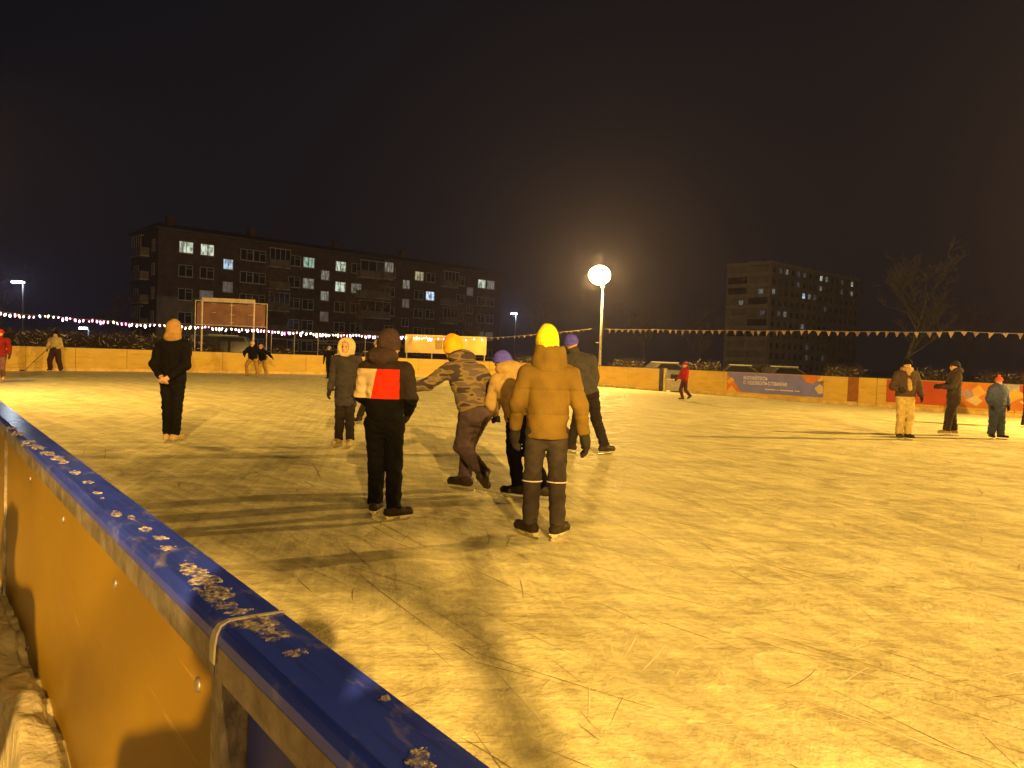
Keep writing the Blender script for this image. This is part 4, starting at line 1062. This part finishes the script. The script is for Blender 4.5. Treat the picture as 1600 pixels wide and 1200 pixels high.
    if scarf is not None:
        def fs(P):
            nk = J['neck'] + spine * .05; q = (P - nk) @ np.stack([side, np.cross(spine, side), spine]).T.astype(F4); e = np.sqrt(q[..., 0] ** 2 + q[..., 1] ** 2) - .095
            d = np.sqrt(e * e + (q[..., 2] * .7) ** 2) - .042
            fwd = np.cross(spine, side); c = J['chest']; d = smin(d, d_flat(P, nk + fwd * .12 + side * .03, c + fwd * .17 - spine * .22 + side * .0, .05, .052, side, 2.2), .03)
            return d + folds(P, sd, .006, .05)
        sdf_obj('scarf', fs, J['chest'] - .35, J['neck'] + .3, h, scarf, root, S)
    if extra: extra(root, J, S, at, spine, side)
    return root, S

def cloth(name, c, rough=.85, **k): return mat(name, c, rough, k.pop('var', .1), k.pop('scale', 14), k.pop('bump', .25), k.pop('bscale', 90), spec=k.pop('spec', .08), **k)
m_boot = cloth('boot_leather', (.035, .025, .02), .45); m_glove = cloth('glove_dark', (.03, .026, .024), .7)
c_black = cloth('cloth_black', (.0065, .006, .0075)); c_blk2 = cloth('cloth_dark_brown', (.022, .017, .018)); c_navy = cloth('cloth_navy', (.03, .035, .06)); c_grey = cloth('cloth_grey', (.06, .055, .06))
c_mus = cloth('cloth_mustard', (.185, .118, .028), .7, scale=5, bump=.3); c_brown = cloth('trousers_brown', (.052, .042, .042), .8); c_beige = cloth('cloth_beige', (.45, .33, .17)); c_cream = cloth('fleece_cream', (.62, .5, .28), bump=.8)
c_red = cloth('cloth_red', (.35, .02, .015)); c_orange = cloth('hat_orange_red', (.62, .1, .05)); c_yel = cloth('knit_yellow', (.88, .78, .03), bump=.5); c_pur = cloth('knit_purple', (.10, .09, .7), bump=.5); c_lyel = cloth('knit_pale', (.85, .72, .3))
c_blue = cloth('snowsuit_blue', (.075, .1, .2)); c_tan = cloth('hat_tan', (.36, .21, .075)); c_mauve = cloth('hat_mauve', (.3, .2, .25)); c_knit = cloth('knit_brown', (.06, .038, .038), bump=.9, bscale=50); c_olive = cloth('cloth_olive', (.2, .15, .06))

# colour-blocked jacket of the person in black and red
def block_mat():
    m = cloth('colour_block', (.028, .021, .021)); n = m.node_tree; b = n.nodes['Principled BSDF']; src = b.inputs['Base Color'].links[0].from_socket
    t = n.nodes.new('ShaderNodeTexCoord'); s = n.nodes.new('ShaderNodeSeparateXYZ'); n.links.new(t.outputs['Object'], s.inputs[0])
    def cmp(sock, op, val):
        k = n.nodes.new('ShaderNodeMath'); k.operation = op; n.links.new(sock, k.inputs[0]); k.inputs[1].default_value = val; return k.outputs[0]
    def mul(a, b_):
        k = n.nodes.new('ShaderNodeMath'); k.operation = 'MULTIPLY'; n.links.new(a, k.inputs[0]); n.links.new(b_, k.inputs[1]); return k.outputs[0]
    # slanted edges: x + .18 z
    sx = n.nodes.new('ShaderNodeMath'); sx.operation = 'MULTIPLY_ADD'; n.links.new(s.outputs['Z'], sx.inputs[0]); sx.inputs[1].default_value = -.2; n.links.new(s.outputs['X'], sx.inputs[2])
    band = mul(cmp(s.outputs['Z'], 'GREATER_THAN', 1.085), cmp(s.outputs['Z'], 'LESS_THAN', 1.345))
    inred = mul(mul(cmp(sx.outputs[0], 'GREATER_THAN', -.33), cmp(s.outputs['X'], 'LESS_THAN', .135)), band)
    increm = mul(mul(cmp(sx.outputs[0], 'LESS_THAN', -.33), cmp(s.outputs['X'], 'GREATER_THAN', -.40)), band)
    def mixc(f, a, c):
        k = n.nodes.new('ShaderNodeMix'); k.data_type = 'RGBA'; n.links.new(f, k.inputs['Factor']); n.links.new(a, k.inputs['A']); k.inputs['B'].default_value = (*c, 1); return k.outputs['Result']
    dk = cmp(s.outputs['Z'], 'LESS_THAN', 1.085)
    o1 = mixc(dk, src, (.006, .0055, .007)); o1 = mixc(inred, o1, (.62, .03, .008)); o1 = mixc(increm, o1, (.62, .48, .3))
    n.links.new(o1, b.inputs['Base Color']); return m
def camo_mat(name, a, b_, c):
    m = cloth(name, a); n = m.node_tree; bs = n.nodes['Principled BSDF']; v_ = n.nodes.new('ShaderNodeTexNoise'); v_.inputs['Scale'].default_value = 7; v_.inputs['Detail'].default_value = 1.5
    t = n.nodes.new('ShaderNodeTexCoord'); mp = n.nodes.new('ShaderNodeMapping'); mp.inputs['Scale'].default_value = (.7, .7, 2.2); n.links.new(t.outputs['Object'], mp.inputs[0]); n.links.new(mp.outputs[0], v_.inputs[0])
    r = n.nodes.new('ShaderNodeValToRGB'); r.color_ramp.interpolation = 'CONSTANT'; e = r.color_ramp.elements; e[0].color = (*a, 1); e[0].position = 0; e[1].position = .47; e[1].color = (*b_, 1); x = e.new(.56); x.color = (*c, 1)
    n.links.new(v_.outputs[0], r.inputs[0]); n.links.new(r.outputs[0], bs.inputs['Base Color']); return m

# --- person in the mustard jacket, back to us
def ex_must(root, J, S, at, spine, side):
    m = MB()
    for s in (-1, 1):
        k = J['kneeR'] if s > 0 else J['kneeL']; c = k + vec(0, 0, -.02)
        pts = [(c + vec(.088 * math.cos(a), .088 * math.sin(a), .0)) * S for a in np.linspace(math.pi * 1.08, math.pi * 1.92, 9)]
        m.tube([Vector(p.tolist()) for p in pts], .006 * S, 5)
    m.build('reflective_piping', mat('reflective', (.8, .75, .7), .3, .02), root)
Jm = pose(brim=c_lyel, pelvis=(0,0,.97), ankR=(.12,.0,.155), ankL=(-.115,.02,.155), kneeR=(.105,.03,.52), kneeL=(-.11,.04,.52), elR=(.275,-.02,1.17), elL=(-.26,-.02,1.17), wrR=(.325,.02,.91), wrL=(-.275,.07,.93), head=(-.02,.03,1.665), toeR=28, toeL=38, look=-6, nod=4)
figure(848, 842, 513, -2, 'tall person in a mustard padded jacket and bright yellow hat seen from behind', Jm, c_mus, c_brown, 'tall', near=2, jb=1.05, hem=.20, pb=.98, hatm=c_yel, hood='tube', eyes=False, quilt=.21, extra=ex_must, holder=mat('holder_pale', (.75, .66, .4), .4), foldamp=.0075, stand=1.815, gs=1.35)

# --- person in dark clothes with the cream and red block
Jb = pose(pelvis=(0,0,.96), kneeR=(.10,.01,.53), kneeL=(-.07,.05,.52), ankR=(.12,-.06,.155), ankL=(-.095,.17,.155), elR=(.245,.01,1.17), elL=(-.235,.05,1.18), wrR=(.20,.16,1.02), wrL=(-.12,.22,1.05), head=(.02,.03,1.645), look=-48, toeR=55, toeL=-5, chest=(0,0,1.36), hoodm=c_knit)
figure(596, 812, 517, 0, 'person in black with a cream and red patch across the back, brown knitted hat', Jb, block_mat(), c_black, 'tall', near=2, jb=1.02, hem=.1, pb=1.04, hatm=c_knit, hood='down', holder=mat('holder_white', (.78, .7, .45), .4), stand=1.80)

# --- person in black with the tan hood, hands behind the back
Jc = pose(elR=(.235,-.09,1.15), elL=(-.235,-.09,1.15), wrR=(.04,-.2,.97), wrL=(-.06,-.21,.97), kneeR=(.06,.01,.52), kneeL=(-.07,.01,.52), ankR=(.05,0,.155), ankL=(-.06,0,.155), toeR=5, toeL=5, look=5)
figure(268, 692, 500, -4, 'adult in all black with a tan hood, hands held behind the back', Jc, c_black, c_black, 'wrap', near=1, jb=1.1, hem=.12, pb=1.05, hatm=c_tan, glove=m_skin, eyes=False, holder=None, boot=c_beige)

# --- child in the cream furry hood
Jd = pose(fur=c_cream, hoodm=c_cream, elR=(.22,-.0,1.16), elL=(-.22,.0,1.16), wrR=(.25,.08,.93), wrL=(-.22,.1,.93), kneeR=(.08,.03,.52), kneeL=(-.08,.03,.52), ankR=(.10,.0,.155), ankL=(-.10,.02,.155), look=-14)
figure(538, 699, 528, 176, 'person in a dark coat with a round cream furry hood, facing the viewer', Jd, cloth('coat_dark', (.045, .04, .045)), c_blk2, None, near=1, jb=1.05, hem=.38, hood='fur', boot=c_beige)

# --- skater in the yellow hat and camouflage jacket, bent forward
Je = pose(pelvis=(.1,-.12,.84), chest=(.02,.16,1.20), neck=(-.03,.25,1.33), head=(-.10,.33,1.46), shR=(.17,.12,1.24), shL=(-.16,.20,1.26), elR=(.30,-.08,1.04), elL=(-.36,.26,1.10), wrR=(.33,.02,.84), wrL=(-.62,.34,1.02),
          hipR=(.17,-.12,.82), hipL=(.02,-.10,.82), kneeR=(.08,.14,.50), kneeL=(-.02,.02,.46), ankR=(.02,-.02,.155), ankL=(.16,-.34,.24), toeR=-50, toeL=-30, pitchL=30, look=40, nod=12)
cam_m = camo_mat('camouflage', (.06, .045, .05), (.2, .15, .085), (.12, .09, .08))
figure(722, 766, 527, 12, 'skater in yellow hat and patterned jacket bent forward, one arm out to the left', Je, cam_m, cloth('trousers_mauve', (.08, .055, .07)), 'tall', near=1, jb=1.02, hem=.12, hatm=cloth('hat_deep_yellow', (.8, .42, .02), bump=.5), hood='down', stand=1.60)

# --- skater in the purple hat behind the mustard jacket
Jf = pose(pelvis=(.05,-.02,.86), chest=(-.05,.16,1.20), neck=(-.09,.22,1.33), head=(-.15,.29,1.44), shR=(.12,.10,1.25), shL=(-.22,.20,1.25), elR=(.16,.02,1.02), elL=(-.26,.28,1.0), wrR=(.0,.2,.9), wrL=(-.2,.42,.88),
          hipR=(.12,-.03,.84), hipL=(-.04,-.0,.84), kneeR=(.16,.1,.5), kneeL=(-.02,.14,.5), ankR=(.28,-.12,.155), ankL=(.02,-.02,.155), toeR=-60, toeL=60, look=30, nod=15)
figure(806, 779, 552, 10, 'skater in purple hat and beige jacket leaning forward beside the mustard jacket', Jf, cloth('jacket_beige', (.42, .29, .12)), c_black, 'beanie', near=1, jb=1.08, hem=.1, hatm=c_pur, hood='down', stand=1.56)

# --- skater just right of the mustard jacket
Jg = pose(pelvis=(-.02,0,.92), chest=(-.14,.05,1.30), neck=(-.20,.08,1.43), head=(-.25,.10,1.58), shR=(.04,.03,1.37), shL=(-.34,.08,1.36), elR=(.10,.02,1.1), elL=(-.42,.1,1.12), wrR=(.08,.14,.9), wrL=(-.36,.26,1.0),
          hipR=(.06,0,.9), hipL=(-.1,0,.9), kneeR=(.14,.04,.52), kneeL=(-.12,.1,.5), ankR=(.26,-.03,.155), ankL=(-.2,.1,.155), toeR=60, toeL=40, look=-20)
figure(915, 710, 522, 6, 'tall skater in grey with a violet hat gliding behind the mustard jacket', Jg, c_grey, c_blk2, 'beanie', near=1, jb=.95, hem=.16, hatm=c_pur, stand=1.73)

# --- person behind the black and red one
Jh = pose(ankR=(.34,.1,.155), kneeR=(.2,.1,.5), look=15, elL=(-.24,.1,1.15), wrL=(-.1,.24,1.1))
figure(588, 662, 529, 178, 'person in a grey hat standing behind the black and red jacket', Jh, c_grey, c_blk2, 'beanie', near=0, jb=1.02, hatm=cloth('hat_grey', (.3, .25, .24)))

# --- far figures on the left
m_stick = mat('stick_wood', (.22, .12, .04), .6, .15, 9)
def ex_stick(root, J, S, at, spine, side):
    a = Vector((J['wrR'] * S).tolist()); d = Vector((.62, .12, 0)); foot = a + d * (1.35 * S); foot.z = .04
    b = MB().tube([a - (foot - a) * .12, foot], .013 * S, 6).build('tmp', m_stick); MB().add([], []); bpy.data.objects.remove(b)
    st = empty('hockey_stick', root.matrix_basis @ foot, root.rotation_euler.z, label='thin wooden hockey stick held by the skater in the pale jacket', cat='hockey stick')
    loc = a - foot
    MB().tube([loc * 1.12, (0, 0, 0)], .016 * S, 6).build('shaft', m_stick, st)
    MB().box((0, -.012, -.035), (.26 * S, .012, .03), Matrix.Rotation(.1, 3, 'Z'), (0, 0, 0)).build('blade', m_dark, st)
Ji = pose(pelvis=(0,0,.92), elR=(.26,.1,1.15), wrR=(.22,.26,.98), elL=(-.26,.02,1.14), wrL=(-.1,.2,1.05), kneeR=(.2,.06,.5), kneeL=(-.17,.06,.5), ankR=(.2,0,.155), ankL=(-.24,0,.155), look=-30, chest=(0,.03,1.34))
figure(86, 581, 517, 186, 'skater in pale jacket and baggy dark trousers holding a hockey stick', Ji, cloth('jacket_pale', (.5, .4, .2)), cloth('trousers_wine', (.05, .025, .022)), 'beanie', jb=1.12, pb=1.4, hatm=c_black, extra=ex_stick)
Jj = pose(pelvis=(0,0,.9), chest=(.05,.08,1.3), kneeR=(.12,.16,.5), ankR=(.16,.08,.155), ankL=(-.02,-.3,.2), kneeL=(-.05,-.05,.48), look=-20, elR=(.28,.1,1.15), wrR=(.3,.26,1.0))
figure(0, 598, 514, 200, 'skater in a dark red jacket cut off by the left edge', Jj, cloth('cloth_dark_red', (.16, .012, .01)), cloth('trousers_pinkish', (.16, .08, .09)), 'beanie', jb=1.1, hatm=c_red, boot=c_beige)
Jk = pose(pelvis=(0,-.05,.78), chest=(-.02,.12,1.12), neck=(-.03,.18,1.24), head=(-.05,.24,1.36), shR=(.15,.1,1.17), shL=(-.19,.12,1.17), elL=(-.42,.14,1.05), wrL=(-.62,.2,.9), elR=(.3,.14,1.0), wrR=(.24,.32,.9),
          hipR=(.09,-.05,.76), hipL=(-.09,-.05,.76), kneeR=(.2,.14,.5), kneeL=(-.2,.14,.5), ankR=(.22,0,.155), ankL=(-.24,0,.155))
c_tanp = cloth('trousers_tan', (.4, .24, .06))
figure(394, 588, 533, 180, 'crouching child in black with a pale hat and tan trousers by the left board', Jk, c_black, c_tanp, 'beanie', jb=1.15, hatm=c_cream, boot=c_tanp, stand=1.5)
figure(409, 587, 538, 168, 'crouching child in black with a pinkish hat, right one of the pair', Jk, c_black, c_tanp, 'beanie', jb=1.15, hatm=cloth('hat_salmon', (.5, .25, .18)), boot=c_tanp, stand=1.5)
Jl = pose(elL=(-.38,.1,1.25), wrL=(-.55,.2,1.08), kneeR=(.05,.02,.5), kneeL=(-.05,.05,.5), ankR=(.03,0,.155), ankL=(-.06,.05,.155))
figure(513, 593, 540, 175, 'slim skater in black with a grey hat, one arm out, by the left board', Jl, c_black, c_black, 'beanie', jb=.92, pb=.85, hatm=cloth('hat_grey_light', (.3, .27, .27)))
figure(529, 597, 545, 180, 'child in a cream hooded jacket partly hidden behind the furry-hooded person', pose(), c_cream, c_blk2, 'wrap', jb=1.12, hatm=c_cream, eyes=False)

# --- small skater in red by the gate
Jn = pose(pelvis=(0,0,.9), chest=(-.02,.06,1.28), kneeR=(.1,.12,.5), ankR=(.06,.02,.155), kneeL=(-.04,-.06,.5), ankL=(.0,-.34,.26), pitchL=30, elR=(.26,.08,1.1), wrR=(.3,.2,1.0), elL=(-.26,.06,1.1), wrL=(-.3,.2,1.0))
figure(1068, 626, 566, 115, 'small skater in a red jacket and red hat passing the open gate', Jn, c_red, cloth('trousers_dark_red', (.06, .02, .02)), 'pompon', jb=1.08, hatm=c_red, scarf=None)

# --- three on the right
Jo = pose(elR=(.29,.0,1.17), elL=(-.29,.0,1.17), wrR=(.22,.14,1.12), wrL=(-.3,.1,.98), look=0, kneeR=(.1,.05,.52), ankL=(-.08,.03,.155), ankR=(.1,.0,.155), nod=8)
figure(1411, 687, 560, 182, 'adult in dark puffy jacket, tan scarf and pale trousers facing the viewer', Jo, cloth('jacket_umber', (.07, .045, .035)), cloth('trousers_khaki', (.45, .34, .13)), 'beanie', near=1, jb=1.26, hem=.1, pb=1.15, hatm=c_black, scarf=cloth('scarf_tan', (.42, .27, .11), bump=.7), quilt=.12)
Jp = pose(elR=(.24,.08,1.18), elL=(-.24,.12,1.18), wrR=(.16,.3,1.16), wrL=(-.12,.32,1.16), kneeR=(.08,.0,.52), kneeL=(-.08,.1,.52), ankL=(-.08,.14,.155), ankR=(.08,-.06,.155))
def ex_phone(root, J, S, at, spine, side): pass
figure(1487, 681, 563, 78, 'adult in a long dark brown coat and hood standing side on, facing left', Jp, cloth('coat_brown', (.055, .04, .034)), cloth('trousers_umber', (.05, .035, .028)), 'beanie', near=1, jb=1.1, hem=.3, pb=1.25, hatm=c_blk2, hood='down', boot=c_beige)
Jq = pose(elR=(.27,.0,1.14), elL=(-.27,.0,1.14), wrR=(.26,.1,.95), wrL=(-.26,.1,.95), kneeR=(.12,.03,.5), kneeL=(-.12,.03,.5), ankR=(.14,0,.155), ankL=(-.14,.03,.155), toeL=35, toeR=15)
figure(1555, 686, 588, 188, 'child in a dark blue snowsuit and orange-red hat at the right', Jq, c_blue, c_blue, 'pompon', near=1, jb=1.42, hem=.08, pb=1.45, hatm=c_orange)
figure(1606, 668, 566, 200, 'dark-clothed adult mostly cut off by the right edge', Jp, cloth('jacket_wine', (.07, .02, .02)), c_blk2, 'beanie', jb=1.1, hatm=c_black)

# --- the one holding the camera, and the young tree behind on the path whose shadow lies across the ice
Jr = pose(elR=(.24,.14,1.26), elL=(-.22,.16,1.28), wrR=(.10,.36,1.38), wrL=(-.05,.36,1.38), nod=6)
figure(0, 0, 0, 0, 'person in a dark coat standing on the path right behind the viewpoint', Jr, c_blk2, c_black, 'beanie', jb=1.1, hatm=c_black, height=1.72, loc=(.07, -.50, .12), group='people on the path')
def young(seed):
    rr = random.Random(seed); wd = MB(); tw_ = MB()
    wd.tube([(0, 0, -.06), (.03, 0, 2), (0, .04, 4.5)], [.07, .058, .05], 8, False)
    def br(p, d, L_, r_, lev):
        pts = [p]; q = p.copy(); dd = d.copy()
        for i in range(4):
            dd = (dd + Vector((rr.gauss(0, .14), rr.gauss(0, .14), rr.gauss(.04, .06)))).normalized(); q = q + dd * L_ / 4; pts.append(q.copy())
        (wd if lev == 0 else tw_).tube(pts, [r_ * (1 - .17 * i) for i in range(5)], 5 if lev == 0 else 3, False)
        if lev < 3:
            for j in range(7 if lev < 2 else 6):
                t = rr.uniform(.2, 1) * 3.99; i = int(t); a = Vector((rr.gauss(0, 1), rr.gauss(0, .6), rr.gauss(0, .4))).normalized()
                br(pts[i].lerp(pts[i+1], t - i), (dd * .45 + a * .6).normalized(), L_ * rr.uniform(.4, .62), r_ * .5, lev + 1)
    for a, l in ((-1.15, 1.35), (-.85, 1.3), (-.6, 1.05), (-1.35, 1.45), (-1.0, 1.6), (.3, .8)):
        br(Vector((0, .04, 4.46)), Vector((math.sin(a), rr.uniform(-.3, .3), math.cos(a))).normalized(), l, .045, 0)
    return wd, tw_
yt = empty('bare_tree', (2.14, -7.3, 0), label='young forked tree beside the path behind the viewpoint', cat='tree')
a_, b_ = young(9); a_.build('trunk', m_wood, yt); b_.build('crown', m_twig, yt)

Js = pose(look=-20, elR=(.25,.06,1.16), wrR=(.2,.22,1.0))
figure(1, 0, 0, 0, 'onlooker in a dark jacket standing on the path left of the viewpoint', Js, c_navy, c_black, 'beanie', jb=1.1, hatm=c_grey, height=1.70, loc=(-1.02, .20, .12), group='people on the path')
